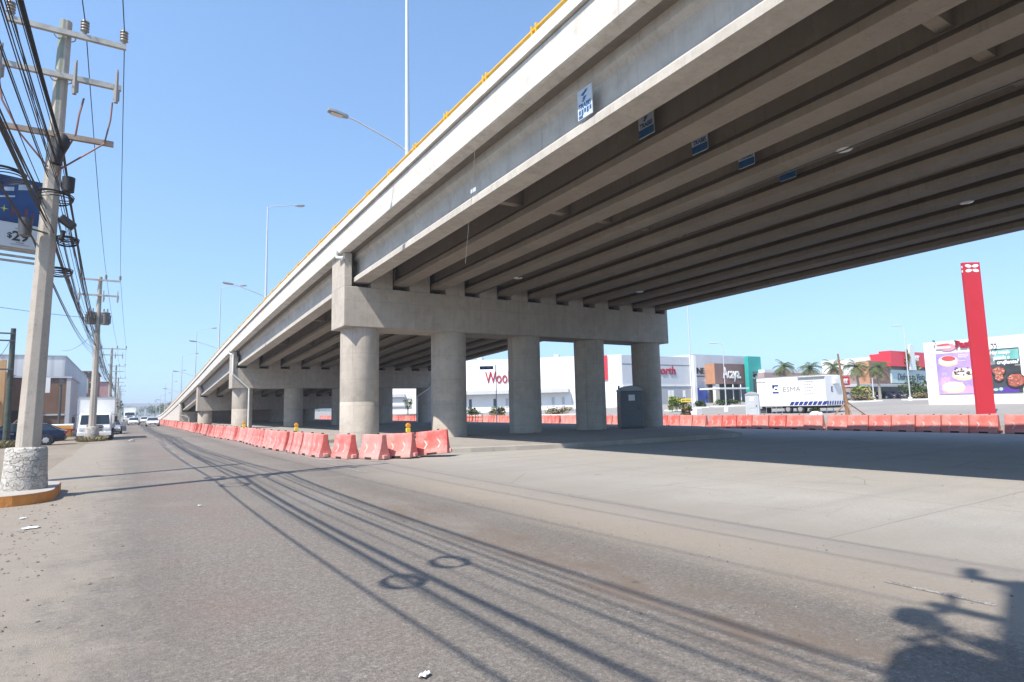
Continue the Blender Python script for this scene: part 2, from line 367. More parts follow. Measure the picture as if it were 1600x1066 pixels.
lk = MB(); lk.box(38.4, 38.64, -60, 330, -.5, lot_z(38.6) + .02); tag(lk.build('kerb', C_KERB, bevel=.02), kind='structure')
def median():
    ol = [(6.35, 126), (6.35, 27), (6.9, 23.2), (8.3, 20.7), (10.6, 19.5), (14.7, 18.5), (19, 18.35), (23.3, 18.1), (24.3, 18.3), (25.0, 19.0), (26.6, 21.3), (29.0, 23.6), (30.2, 26), (30.4, 30), (30.4, 126)]
    mb = MB(); inn = []
    n = len(ol)
    for i in range(n):
        p = Vector(ol[i]); a = (p - Vector(ol[i - 1])).normalized(); b = (Vector(ol[(i + 1) % n]) - p).normalized()
        t = (a + b); nn = Vector((-t.y, t.x)).normalized(); inn.append(p + nn * 0.17)
    mb.loft([[(x, y, -0.2) for x, y in ol], [(x * 1.0, y, 0.185) for x, y in ol], [(x, y, 0.186) for x, y in inn]], caps=False)
    tag(mb.build('kerb', C_KERB, bevel=0.02), kind='structure')
    m2 = MB(); m2.add([(p.x, p.y, 0.186) for p in inn], [tuple(range(n))]); tag(m2.build('median_pavement', MEDM), kind='structure')
MEDM = dirt_mat('median_cement', (0.30, 0.278, 0.25), (0.37, 0.345, 0.313))
median()
# markings
def strip(name, segs, wd=0.12):
    mb = MB()
    for (x, y0, y1) in segs: mb.add([(x - wd / 2, y0, 0.0105), (x + wd / 2, y0, 0.0105), (x + wd / 2, y1, 0.0105), (x - wd / 2, y1, 0.0105)], [(0, 1, 2, 3)])
    return tag(mb.build(name, LINEP), kind='structure')
strip('lane_markings', [(1.78, 20.6, 22.2), (1.77, 24.6, 26.3), (1.78, 29, 31), (1.79, 33.5, 36)] + [(1.8, y, y + 5) for y in range(44, 300, 9)])
strip('edge_line', [(5.27, 15.4, 20.0), (5.27, 24.5, 32)] + [(5.3, y, y + 30) for y in range(36, 300, 31)], 0.11)
strip('edge_line', [(0.5, 26.7, 27.0)], 0.4)
strip('edge_line', [(5.69, 2.1, 2.9)], 0.06)

# far hills
def hills():
    mb = MB(); a = []; b = []
    for i in range(90):
        x = -900 + i * 26; h = 26 + 14 * noise.noise((i * 0.16, 2.2, 0)) + 8 * noise.noise((i * 0.5, 0.2, 0)) - max(0, (x - 250)) * 0.03
        a.append((x, 1500, -1)); b.append((x, 1560, max(3, h)))
    c = [(x, 1900, -1) for x, _, _ in a]
    mb.loft([a, b, c], caps=False, closed=False)
    tag(mb.build('hills', M('far_hill_scrub', (0.07, 0.085, 0.06), 0.9, 0, 0.3, 0.02), smooth=80), kind='structure')
hills()

# ---------------------------------------------------------------- overpass
X0, SP, FW = 8.74, 1.963, 0.72
SUP = [(-43, 8.75), (-9, 8.38), (28.2, 7.56), (62.8, 6.03), (94.9, 4.12), (126.2, 2.32)]
def hermite(y, pts):
    for i in range(len(pts) - 1):
        if y <= pts[i + 1][0] or i == len(pts) - 2: break
    def sl(k):
        if k == 0: return (pts[1][1] - pts[0][1]) / (pts[1][0] - pts[0][0])
        if k == len(pts) - 1: return (pts[-1][1] - pts[-2][1]) / (pts[-1][0] - pts[-2][0])
        return (pts[k + 1][1] - pts[k - 1][1]) / (pts[k + 1][0] - pts[k - 1][0])
    (a, za), (b, zb) = pts[i], pts[i + 1]; h = b - a; t = (y - a) / h
    return za * (2 * t**3 - 3 * t**2 + 1) + sl(i) * h * (t**3 - 2 * t**2 + t) + zb * (-2 * t**3 + 3 * t**2) + sl(i + 1) * h * (t**3 - t**2)
RAMP = [(126.2, 2.32), (150, 1.05), (175, -0.15), (200, -1.05), (225, -1.35)]
PROF = SUP + RAMP[1:]
def gb(y): return hermite(y, PROF)        # girder soffit grade line
def soff(y): return gb(y) + 1.40          # deck soffit
OP = thing('overpass', 'long grey concrete overpass on five column piers ramping down to the left', 'overpass', (18.8, 28.2, 0))
XL, XR = 8.1, 29.75
# girders (I section), four visible spans
def gsec(x, y, zb, top):
    c = x + FW / 2
    hw = [(-.36, 0), (.36, 0), (.36, .20), (.10, .45), (.10, 1.06), (.25, 1.22), (.25, top), (-.25, top), (-.25, 1.22), (-.10, 1.06), (-.10, .45), (-.36, .20)]
    return [(c + a, y, zb + b) for a, b in hw]
SPANS = [(SUP[1], SUP[2]), (SUP[2], SUP[3]), (SUP[3], SUP[4]), (SUP[4], SUP[5])]
GIRD = []
for si, ((ya, za), (yb, zb)) in enumerate(SPANS):
    for k in range(11):
        x = X0 + k * SP; mb = MB(); y0 = ya + 0.3; y1 = yb - (0.55 if si == 0 else 0.4)
        zf = lambda y: za + (zb - za) * (y - ya) / (yb - ya)
        mb.loft([gsec(x, y0, zf(y0), 1.6), gsec(x, (y0 + y1) / 2, zf((y0 + y1) / 2), 1.6), gsec(x, y1, zf(y1), 1.6)])
        GIRD.append(mb.build('girder', C_BEAM_LIT if k == 0 else C_BEAM_SHADE, OP))
# deck and parapets
ys = [-43 + i * 2.0 for i in range(int((222 + 43) / 2))]
def sweep(sec, name, mat, smooth=0, y0=-43, y1=222, bevel=0):
    mb = MB(); rings = []
    for y in [q for q in ys if y0 <= q <= y1]:
        s_ = soff(y); rings.append([(x, y, s_ + z) for x, z in sec])
    mb.loft(rings); return mb.build(name, mat, OP, smooth=smooth, bevel=bevel)
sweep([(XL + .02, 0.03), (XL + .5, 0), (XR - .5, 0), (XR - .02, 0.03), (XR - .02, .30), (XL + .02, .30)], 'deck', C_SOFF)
sweep([(XL, -.02), (XL + .06, -.05), (XL + .42, -.05), (XL + .42, .9), (XL + .04, .9)], 'parapet', C_PARA)
sweep([(XL - .07, .93), (XL + .46, .93), (XL + .42, 1.3), (XL - .02, 1.3)], 'parapet_coping', C_PARA)
sweep([(XR - .42, -.05), (XR, -.05), (XR, 1.3), (XR - .42, 1.3)], 'parapet', C_PARA)
# yellow railing
mb = MB(); y = -20.0
def zr(y): return soff(y) + 1.3
mb.tube([(XL + .06, yy, zr(yy) + .17) for yy in [q for q in ys if q < 175]], 0.045, 8)
mb.build('railing', YELLOW, OP, smooth=50)
y = -18.0
while y < 170:
    mb = MB()
    for dy in (-.09, .09): mb.box(XL + .0, XL + .13, y + dy - .02, y + dy + .02, zr(y) - .01, zr(y) + .28)
    mb.box(XL - .0, XL + .14, y - .13, y + .13, zr(y) - .012, zr(y) + .03); mb.build('railing_post', YELLOW, OP); y += 2.45
# diaphragms
mb = MB(); 
def diaphragm(y, zoff, h, t):
    for k in range(10):
        m_ = MB(); xa = X0 + k * SP + .36 + .10; xb = xa + SP - .2; zf = gb(y) + zoff
        m_.box(xa, xb, y - t / 2, y + t / 2, zf, zf + h); m_.build('diaphragm', C_BEAM_SHADE, OP)
for yd in (4.6, 16.4, 40, 51): diaphragm(yd, .42, .95, .28)
# piers
def pier(yc, zcb, zct, cx, ncol, first=False):
    yf, yb_ = yc - 1.0, yc + 1.0
    cp = MB().box(8.25, 29.36, yf, yb_, zcb, zct).build('pier_cap', C_PIER, OP, bevel=0.03)
    e = MB(); e.box(8.255, 8.62, yf + .005, yb_ - .005, zct - .01, soff(yc) - .03).build('end_wall', C_PIER, OP, bevel=0.025)
    e = MB(); e.box(29.12, 29.355, yf + .005, yb_ - .005, zct - .01, soff(yc) - .6).build('end_wall', C_PIER, OP, bevel=0.025)
    for k in range(10):
        xa = X0 + k * SP + .80; u_ = MB(); u_.box(xa, xa + 1.08, yf + .012, yb_ - .012, zct - .005, soff(yc) - .25); u_.build('upstand', C_PIER, OP, bevel=0.015)
    for k in range(11):
        x = X0 + k * SP; MB().box(x + .1, x + .62, yf + .35, yf + .7, zct - .004, zct + .18).build('bearing_pad', BLACK, OP)
    for j in range(ncol):
        c = MB(); x = cx + 4.724 * j
        c.lathe([(.905, .1), (.905, 2.0), (.898, 2.012), (.905, 2.03), (.905, zcb + .004)], (x, yc, 0), 48).build('column', C_PIER, OP, smooth=40)
PX = 9.3375
pier(28.2, 5.47, 7.36, PX, 5)
pier(62.8, 3.95, 5.84, PX, 5)
pier(94.9, 2.05, 3.93, PX, 5)
pier(-9.2, 6.3, 8.18, PX, 5)
# abutment and retaining walls
ab = MB(); ab.box(8.2, 29.4, 125.4, 127.2, -.05, 2.12); ab.build('abutment', C_PIER, OP, bevel=.03)
ab = MB(); ab.box(8.25, 8.6, 125.45, 127.1, 2.1, soff(126) - .05); ab.build('end_wall', C_PIER, OP)
for xa, xb in ((8.22, 8.55), (29.2, 29.5)):
    rw = MB(); rings = []
    for yy in [127 + i * 4 for i in range(22)]: rings.append([(xa, yy, -.05), (xb, yy, -.05), (xb, yy, max(.02, soff(yy) - .03)), (xa, yy, max(.02, soff(yy) - .03))])
    rw.loft(rings).build('retaining_wall', C_PARA, OP)
# drain pipes on the pier ends
PVC = M('white_pipe', (0.72, 0.72, 0.70), 0.4, 0, 0.05, 3)
def drain(yc, zcb, zct):
    y = yc - 1.07; z0 = soff(yc)
    mb = MB(); mb.tube([(8.02, yc - .5, z0 + .1), (8.06, yc - .5, z0 - .2), (8.2, y, z0 - .32)], .075, 8)
    if yc > 40: mb.tube([(8.3, y, z0 - .3), (8.3, y, zct - .55), (9.75, y, zcb - .05), (9.75, y, .2)], .08, 8)
    mb.build('drain_pipe', PVC, OP, smooth=40)
drain(28.2, 5.47, 7.36); drain(62.8, 3.95, 5.84); drain(126.3, 1.2, 2.1)
mb = MB(); mb.tube([(29.0, 61.7, 4.6), (28.3, 61.7, 3.9), (26.9, 61.7, 3.0), (26.9, 61.7, .2)], .08, 8); mb.build('drain_pipe', PVC, OP, smooth=40)
# conduit strapped below one girder
mb = MB(); mb.tube([(X0 + 3 * SP + .66, yy, SUP[1][1] + (SUP[2][1] - SUP[1][1]) * (yy + 9) / 37.2 - .03) for yy in (-5, 4, 12, 20, 27.2)], .022, 6); mb.build('conduit', DKSTEEL, OP, smooth=40)

# lamps hung under the deck
def under_lamp(x, y, label):
    z = gb(y) - .02
    t = thing('ceiling_lamp', label, 'lamp', (x, y, z), 0, 'round lamps below the overpass deck')
    mb = MB(); mb.lathe([(.02, .16), (.16, .15), (.24, .05), (.25, .0), (.22, -.02)], (x, y, z), 20).build('housing', DKSTEEL, t, smooth=40)
    mb = MB(); mb.lathe([(.21, -.021), (.20, -.05), (.12, -.07), (.01, -.075)], (x, y, z), 20).build('lens', M('lamp_lens', (0.75, 0.75, 0.72), 0.25), t, smooth=50)
    mb = MB(); mb.tube([(x, y, z + .15), (x, y, soff(y) + .02)], .02, 6).build('stem', DKSTEEL, t)
under_lamp(15.36, 7.95, 'round lamp hanging highest in the picture below the deck beside the thin conduit')
under_lamp(23.2, 8.2, 'round lamp hanging under the right part of the deck near the open sky')
under_lamp(15.36, 23.4, 'round lamp hanging close to the near pier cap above its second and third columns')
under_lamp(23.2, 23.4, 'round lamp hanging close to the near pier cap above its right columns')

# posters on the girders (row at the same span position)
PAPER = M('poster_paper', (0.50, 0.55, 0.60), 0.6, 0, 0.06, 4); PBLUE = M('poster_blue', (0.02, 0.10, 0.25), 0.6, 0, 0.3, 9)
def poster(k, label):
    x = X0 + k * SP; yc = 10.27; zb = gb(yc) + .22
    t = thing('poster', label, 'poster', (x - .02, yc, zb), 0, 'posters along the girders')
    mb = MB(); mb.box(x - .032, x - .012, yc - .26, yc + .26, zb, zb + .72); mb.build('sheet', PAPER, t)
    xx = x - .034; rt = (0, -1, 0)
    text('TRABIS', .16, (xx, yc + .22, zb + .25), rt, PBLUE, t, 'lettering', .002, .44, .006)
    mb = MB()
    for a, b, s_ in ((.05, .80, .10), (-.08, .86, .07), (0, .66, .08), (.06, .58, .06)):
        mb.prism([(-s_, 0), (0, -s_ * .55), (s_, s_ * .3), (0, s_ * .4)], (xx, yc + a * .7, zb + b * .73), (0, -1, 0), (0, 0, 1), (-1, 0, 0), .004)
    mb.build('emblem', PBLUE, t)
    mb = MB()
    if k == 0:
        for i in range(5): mb.box(xx - .003, xx, yc - .23 + i * .095, yc - .165 + i * .095, zb + .12 - .03 * (i % 2), zb + .22)
        mb.box(xx - .003, xx, yc + .08, yc + .22, zb + .02, zb + .09)
    else: mb.box(xx - .003, xx, yc - .255, yc + .255, zb + .01, zb + .21)
    mb.build('blue_band', PBLUE, t)
for k, l_ in enumerate(['pale poster with blue emblem on the sunlit outer girder', 'shaded poster with emblem half seen on the second girder', 'shaded poster on the third girder, only its blue lower part showing', 'small blue strip of a poster on the fourth girder', 'last poster of the girder row, a dark blue sliver on the fifth girder']): poster(k, l_)

tag(MB().tube([atX(743, 215, 8.06), atX(738, 300, 8.06), atX(733, 345, 8.16), atX(727, 412, 8.2)], .006, 5).build('hanging_wire', M('pale_wire', (.22, .20, .18), .7)), 'thin pale wire hanging from the deck edge left of the first poster', 'wire')
q = atX(739, 298, 8.70); tag(MB().box(8.70, 8.725, q.y - .16, q.y + .16, q.z - .06, q.z + .07).build('cloth_scrap', PAPER, bevel=.01), 'small pale scrap stuck on the outer girder flange beside the hanging wire', 'scrap')
# lamp posts on the deck
LAMPG = M('lamp_pole_grey', (0.60, 0.62, 0.64), 0.4, 0.5, 0.06, 3); LUM = M('luminaire_grey', (0.30, 0.31, 0.33), 0.45, 0.3); LENS = M('luminaire_lens', (0.62, 0.55, 0.45), 0.2)
def deck_lamp(y):
    z = zr(y); t = thing('lamp_post', '', 'lamp post', (8.5, y, z), 0, 'two-arm lamp posts along the overpass edge')
    h = 7.7
    MB().tube([(0, 0, -.3), (0, 0, h)], [.10, .055], 12).build('pole', LAMPG, t, smooth=50, world=False)
    for nm, pts in (('lower_arm', [(0, 0, .72), (-.5, 0, .95), (-1.9, 0, 1.42), (-2.25, 0, 1.5)]), ('upper_arm', [(0, 0, h - .1), (.4, 0, h + .12), (1.7, 0, h + .42), (2.0, 0, h + .46)])):
        a = MB().tube(pts, .03, 8).build(nm, LAMPG, t, smooth=50, world=False)
        e = Vector(pts[-1]); d = -1 if nm == 'lower_arm' else 1
        l1 = MB(); l1.loft([[(e.x + d * s_, wy * q, e.z + zz + s_ * .12) for wy, zz in ((-.13, -.05), (.13, -.05), (.12, .06), (-.12, .06))] for s_, q in ((0, .5), (.15, .9), (.5, 1.1), (.72, .8))]).build('luminaire', LUM, a, bevel=.02, world=False)
        MB().obox((e.x + d * .42, 0, e.z - .027), (1, 0, d * .12), (0, 1, 0), (0, 0, 1), .2, .10, .012).build('lens', LENS, a, world=False)
    return t
LY = [20.3, 47.5, 74.5, 101.5, 128.5, 156, 183, 210, 237]
LN = ['tall two-arm lamp post nearest the camera, its top above the picture', 'second nearest two-arm lamp post on the overpass edge, both arms in view', 'third two-arm lamp post along the overpass edge', 'fourth two-arm lamp post along the overpass edge, above the second pier', 'fifth two-arm lamp post along the overpass edge, near the abutment']
proto = reg(deck_lamp(LY[0])); proto['label'] = LN[0]
for i, y in enumerate(LY[1:], 1):
    zz = zr(y) if y < 200 else 0.0
    dup(proto, (8.5, y, zz), label=LN[i] if i < 5 else 'distant thin two-arm lamp post beyond the abutment of the overpass')

# ---------------------------------------------------------------- plastic barriers
def barrier_mat():
    t = NT('faded_red_plastic'); oi = t.n('ShaderNodeObjectInfo'); rr = oi.outputs['Random']
    c = t.mix(t.math('MULTIPLY', rr, 0.75), (0.62, 0.085, 0.065), (0.66, 0.30, 0.26))
    z = t.xyz()[2]
    c = t.mix(t.ramp(t.noise(2.2, 6, 0.7), 0.44, 0.74, 0, 0.6), c, (0.70, 0.46, 0.42))
    c = t.mix(t.ramp(t.noise(6, 5, 0.7, t.mapped((1, 1, 0.3))), 0.52, 0.75, 0, 0.45), c, (0.33, 0.12, 0.10))
    sc = t.noise(26, 3, 0.7, t.mapped((0.25, 1, 2.0))); c = t.mix(t.ramp(sc, 0.62, 0.7, 0, 0.5), c, (0.74, 0.55, 0.52))
    c = t.mix(t.ramp(t.math('ADD', z, t.math('MULTIPLY', t.noise(5), 0.12)), 0.22, 0.06, 0, 0.6), c, (0.42, 0.33, 0.28))
    return t.out(c, 0.55, 0, t.bump(t.noise(9, 3), 0.15, 0.02), 0.4)
BAR = barrier_mat(); CHEV = M('chevron_white', (0.66, 0.46, 0.42), 0.65, 0, 0.3, 7); HOLE = M('dark_recess', (0.03, 0.018, 0.016), 0.9)
def barrier_proto(L=1.2):
    t = thing('plastic_barrier', '', 'barrier')
    prof = [(.245, 0), (.25, .10), (.235, .13), (.185, .28), (.135, .45), (.105, .62), (.095, .76), (.08, .80)]
    def wat(z):
        for (w0, z0), (w1, z1) in zip(prof, prof[1:]):
            if z <= z1: return w0 + (w1 - w0) * (z - z0) / (z1 - z0)
        return .08
    sec = [(a, z) for a, z in prof] + [(-a, z) for a, z in prof[::-1]]
    mb = MB(); rings = []
    for i, x in enumerate((-L / 2, -L / 2 + .03, -.24, -.16, 0, .16, .24, L / 2 - .03, L / 2)):
        k = .93 if i in (0, 8) else 1
        rings.append([(x, a * k, z * (1 if k == 1 else .985) + .004) for a, z in sec])
    mb.loft(rings); mb.build('shell', BAR, t, bevel=.012, world=False, smooth=40)
    # fork pockets: dark recess plates under the skirt
    MB().box(-.19, .19, -.258, -.234, .006, .075).build('fork_pocket', HOLE, t, world=False)
    for xx in (-.30, .22):
        p = [(a_, -(wat(zz) + .007), zz) for a_, zz in ((xx, .22), (xx + .055, .22), (xx + .155, .36), (xx + .055, .50), (xx, .50), (xx + .10, .36))]
        o = MB().add(p, [(0, 1, 2, 5), (5, 2, 3, 4)]).build('chevron', CHEV, t, world=False)
        sm = o.modifiers.new('solid', 'SOLIDIFY'); sm.thickness = .006; sm.offset = 0
    lg = MB(); lg.box(L / 2 - .01, L / 2 + .11, -.085, .085, .02, .15); lg.build('coupling_lug', BAR, t, bevel=.02, world=False)
    cp = MB(); cp.lathe([(.045, .79), (.045, .835), (.03, .84)], (.25, 0, 0), 10); cp.build('filler_cap', HOLE, t, world=False)
    return t
BP = reg(barrier_proto()); first = [True]
def put_barrier(x, y, ang, label, group, z=0.011, sc=(1, 1, 1)):
    if first[0]: first[0] = False; o = BP; o.location = (x, y, z); o.rotation_euler = (0, 0, ang); tag(o, label, None, group)
    else: o = dup(BP, (x, y, z), ang, label, group)
    o.scale = sc; return o
GL = 'plastic barriers in the row along the asphalt road'; GR = 'plastic barriers in the row along the far side of the overpass'
# three barriers turning round the nose of the median
SL = (.9, 1, 1)
def fp(x, y, deg): a_ = R(deg); return x - math.sin(a_) * .22, y + math.cos(a_) * .22   # centre from the foot of the near face
o = put_barrier(*fp(8.68, 18.72, -40), R(-40), 'red plastic barrier at the right end of the near row, tilted and standing highest', GL, .07, SL); o.rotation_euler = (R(-3), R(-5), R(-40))
put_barrier(*fp(7.57, 19.05, -58), R(-58), 'red plastic barrier second from the right end of the near row, before the big column', GL, .02, SL).rotation_euler = (0, R(-2.5), R(-58))
put_barrier(*fp(6.74, 19.4, -74), R(-74), 'third red plastic barrier from the right end of the near row', GL, .011, SL)
put_barrier(*fp(6.1, 20.5, -78), R(-78), 'fourth red plastic barrier from the right end, with a gap on each side', GL, .011, SL)
y = 21.95; i = 0
while y < 192:
    x = 5.78 - min(1, (y - 22) / 32) * .5 + .09 * math.sin(y * .37) + rnd.uniform(-.06, .06)
    if i == 0: l_ = 'fifth red plastic barrier from the right end, dark red end face showing'
    else: l_ = 'faded red plastic barrier in the long row beside the asphalt road'
    put_barrier(x, y, R(-86) + rnd.uniform(-.22, .16), l_, GL, .011, SL); y += 1.17 + (.32 if i % 6 == 5 else 0) + rnd.uniform(-.02, .06); i += 1
y = 6.8; i = 0
while y < 140:
    put_barrier(37.25 + rnd.uniform(-.05, .05), y, R(-90) + rnd.uniform(-.045, .045), 'faded red plastic barrier in the row along the bright parking lot', GR, rz_(37.25) + .004, (1.02, 1.1, 1.17))
    y += 1.27 + (.25 if i % 7 == 4 else 0) + rnd.uniform(-.02, .03); i += 1

# amber warning lamps standing on the barriers
AMB = M('amber_lens', (0.80, 0.33, 0.03), 0.3); BATY = M('yellow_battery_box', (0.80, 0.60, 0.06), 0.5)
def beacon(x, y, label):
    t = thing('warning_lamp', label, 'warning lamp', (x, y, .8), 0, 'amber warning lamps on the barrier row'); t.scale = (.85, .85, .85)
    MB().box(-.085, .085, -.06, .06, .015, .21).build('battery_box', BATY, t, bevel=.015, world=False)
    MB().lathe([(.05, -.045), (.095, -.04), (.105, 0), (.095, .04), (.05, .045)], (0, 0, .31), 20, 'y').build('lens', AMB, t, smooth=50, world=False)
    MB().box(-.03, .03, -.02, .02, -.03, .03).build('bracket', DKSTEEL, t, world=False)
beacon(8.1, 19.35, 'amber lamp on yellow box between the big column and the second column'); beacon(6.0, 26.2, 'amber lamp on yellow box on the near barrier row, left of the big column')
beacon(5.55, 36.5, 'small yellow warning lamp farther along the barrier row')

# ---------------------------------------------------------------- utility poles
def painted_pole():
    t = NT('faded_green_pole'); big = t.noise(1.1, 6, .65); st = t.noise(1.0, 4, .55, t.mapped((5, 5, .12)))
    c = t.mix(t.ramp(big, .3, .7), (.40, .35, .30), (.50, .45, .385)); c = t.mix(t.ramp(st, .5, .56, 0, .75), c, (.20, .255, .21)); c = t.mix(t.ramp(t.noise(6, 5, .7), .55, .72, 0, .5), c, (.24, .21, .18)); c = t.mix(t.ramp(t.noise(50, 3), .4, .65, 0, .2), c, (.2, .18, .16))
    return t.out(c, .85, 0, t.bump(t.noise(14, 4), .3, .015), .25)
GREENP = painted_pole()
PORC = M('insulator_porcelain', (0.28, 0.25, 0.22), 0.3, 0, 0.1, 4); GALV = M('weathered_crossarm', (0.42, 0.40, 0.36), 0.6, 0.3, 0.25, 4); RUST = M('rusty_steel', (0.33, 0.25, 0.19), 0.7, 0.1, 0.35, 3)
def cracked():  # whitewashed rubble and cement
    t = NT('cracked_whitewash'); c = t.mix(t.ramp(t.noise(3, 6, .7), .35, .65), (.36, .335, .30), (.56, .53, .485))
    wv = t.noise(4, 5); dv = t.n('ShaderNodeVectorMath', operation='ADD'); nz = t.n('ShaderNodeTexNoise'); nz.inputs['Scale'].default_value = 5; t.l(t.co, nz.inputs[0]); t.l(t.mapped((1, 1, 2.6)), dv.inputs[0]); t.l(nz.outputs['Color'], dv.inputs[1]); cr = t.voro(2.6, dv.outputs[0], 'DISTANCE_TO_EDGE')
    c = t.mix(t.math('MULTIPLY', t.ramp(cr, 0, .03, .9, 0), t.ramp(t.noise(3, 3), .45, .55)), c, (.13, .115, .10)); c = t.mix(t.ramp(t.noise(7, 6, .75), .5, .62, 0, .7), c, (.33, .30, .265))
    z = t.xyz()[2]; q = t.math('ABSOLUTE', t.math('SUBTRACT', t.math('FRACT', t.math('MULTIPLY', t.math('ADD', z, t.math('MULTIPLY', wv, .05)), 3.1)), .5))
    c = t.mix(t.ramp(q, 0, .03, .75, 0), c, (.12, .105, .09))
    return t.out(c, .9, 0, t.bump(t.math('ADD', t.ramp(cr, 0, .05), t.noise(18, 4)), .8, .03))
CRACK = cracked()
def oct_ring(cx, cy, z, r): return [(cx + r * math.cos(R(22.5 + 45 * k)), cy + r * math.sin(R(22.5 + 45 * k)), z) for k in range(8)]
def insulator(parent, x, y, z, r=.085, h=.26, n=10):
    mb = MB(); prof = [(.02, -.06)]
    for i in range(4): prof += [(r * .55, i * h / 4), (r, i * h / 4 + h / 12), (r * .95, i * h / 4 + h / 6), (r * .55, i * h / 4 + h / 5)]
    prof += [(r * .5, h), (.02, h + .02)]
    mb.lathe(prof, (x, y, z), n); return mb.build('insulator', PORC, parent, smooth=40)
def cutout(parent, x, y, z):
    mb = MB(); mb.tube([(x, y - .12, z + .30), (x, y - .16, z - .42)], [.03, .04], 8); mb.lathe([(.02, 0), (.06, .03), (.06, .26), (.03, .30)], (x, y, z - .32), 10); mb.tube([(x, y, z + .28), (x, y, z + .42)], .02, 6)
    return mb.build('fuse_cutout', PORC, parent, smooth=40)
def utility_pole(x, y, lean, h, arms, label, r0_=.24, r1=.125, base=True, trans=False, cut=True, band=0, col=(1, 0, .97)):
    t = thing('utility_pole', label, 'utility pole', (x, y, 0), 0, 'utility poles along the left roadside')
    cx = lambda z: x + lean * z / 11.3
    MB().loft([oct_ring(cx(z), y, z, r0_ + (r1 - r0_) * z / h) for z in (-.1, h * .3, h * .6, h)]).build('shaft', GREENP, t, bevel=.01)
    if base: 
        b = MB(); ck, c0, c1 = col; b.lathe([(.43 * ck, c0 - .05), (.425 * ck, c0 + .06), (.40 * ck, (c0 + c1) / 2), (.385 * ck, c1 - .04), (.36 * ck, c1 - .01), (.20 * ck, c1)], (x, y, 0), 20); b.build('cement_collar', CRACK, t, smooth=50)
    for i, (z, xa, xb) in enumerate(arms):
        a = MB(); yy = y - r1 - .07; a.box(x + xa, x + xb, yy - .045, yy + .045, z - .055, z + .055)
        a.tube([(cx(z) + .19 * math.cos(q), y + .19 * math.sin(q), z) for q in [k * math.pi / 6 for k in range(13)]], .012, 5)
        ao = a.build('crossarm', GALV if i < 2 else RUST, t)
        if i == 0:
            for xx in (xa + .05, xa + (xb - xa) * .63, xb - .05): insulator(ao, x + xx, yy, z + .12)
        elif i == 1 and cut:
            for xx in (xa + .1, xa + (xb - xa) * .62, xb - .08): cutout(ao, x + xx, yy - .1, z - .05)
    if trans:
        for s_ in (-1, 1):
            c = (cx(8) + s_ * .40, y - .05, 0); mb = MB()
            mb.lathe([(.02, 7.62), (.24, 7.64), (.25, 7.7), (.25, 8.35), (.27, 8.37), (.27, 8.43), (.15, 8.5), (.02, 8.5)], c, 20)
            for k in range(8):
                a = k * math.pi / 4; mb.obox((c[0] + .27 * math.cos(a), c[1] + .27 * math.sin(a), 8.0), (math.cos(a), math.sin(a), 0), (-math.sin(a), math.cos(a), 0), (0, 0, 1), .04, .012, .28)
            for k in (-1, 1): mb.lathe([(.02, 0), (.045, .02), (.03, .08), (.045, .1), (.03, .16), (.04, .2), (.015, .24)], (c[0] + k * .1, c[1], 8.48), 8)
            mb.build('transformer', M('transformer_grey', (.16, .15, .145), .5, .2, .2, 4), t, smooth=40)
    return t
K1 = .878
def k1(p): return Vector((p[0] * K1, p[1] * K1, CAMH + (p[2] - CAMH) * K1))
def kz(z): return CAMH + (z - CAMH) * K1
P1 = utility_pole(-1.87 * K1, 17.65 * K1, .26 * K1, kz(11.35), [(kz(10.95), -.86 * K1, 1.50 * K1), (kz(9.83), -1.0 * K1, 1.44 * K1), (kz(8.33), -1.25 * K1, 1.34 * K1)], 'nearest leaning concrete utility pole with cracked white collar and three crossarms', .225, .115, col=(.88, .2, 1.03))
P2 = utility_pole(-1.82, 48, .02, 10.85, [(10.6, -1.1, 1.18), (9.57, -1.15, 1.12)], 'second concrete utility pole, with two dark transformers, standing before the white truck', trans=True)
P0 = utility_pole(-1.6, -.45, .0, 11.7, [(11.3, -1.1, .5), (9.75, -1.1, .68), (8.9, -.9, .35)], 'concrete utility pole with transformers beside the camera, seen only by its shadow', trans=True)
for dz, dx, r_ in ((9.35, .55, .14), (8.75, .50, .16), (8.2, -.7, .25), (9.0, .25, .3)):
    MB().tube([(-1.6 + dx + r_ * math.cos(a), -.45 + .08 * math.sin(3 * a), dz + r_ * .8 * math.sin(a)) for a in [k * math.pi / 9 for k in range(17)]], .03, 6).build('jumper_loop', BLACK, P0, smooth=60)
MB().tube([(-1.6, -.45, 8.9), (-1.2, -.4, 9.25), (-.95, -.4, 9.5), (-.9, -.4, 9.75)], .035, 6).build('jumper_loop', BLACK, P0, smooth=60)
MB().lathe([(.03, 9.35), (.14, 9.38), (.15, 9.62), (.05, 9.68)], (-.95, -.42, 0), 12).build('surge_arrester', BLACK, P0, smooth=50)
MB().box(-1.55, -1.0, -.65, -.25, 7.42, 7.56).build('transformer_platform', RUST, P0)
P0.rotation_euler = (0, 0, R(90))
P3 = utility_pole(-1.75, 88, .0, 9.9, [(9.75, -1.1, 1.5), (9.0, -1.0, 1.2)], 'third concrete utility pole, thin, beyond the white truck', base=False)
FARP = []
for i, (y, h) in enumerate(((122, 10.2), (158, 10), (200, 10), (245, 10))):
    FARP.append(utility_pole(-1.7, y, 0, h, [(h - .2, -1.1, 1.3), (h - 1.1, -1, 1.1)], ['fourth utility pole along the left roadside, with dark equipment', 'fifth utility pole along the left roadside', 'faint sixth utility pole along the left roadside', 'faintest and last utility pole on the left roadside'][i], base=False, cut=False))
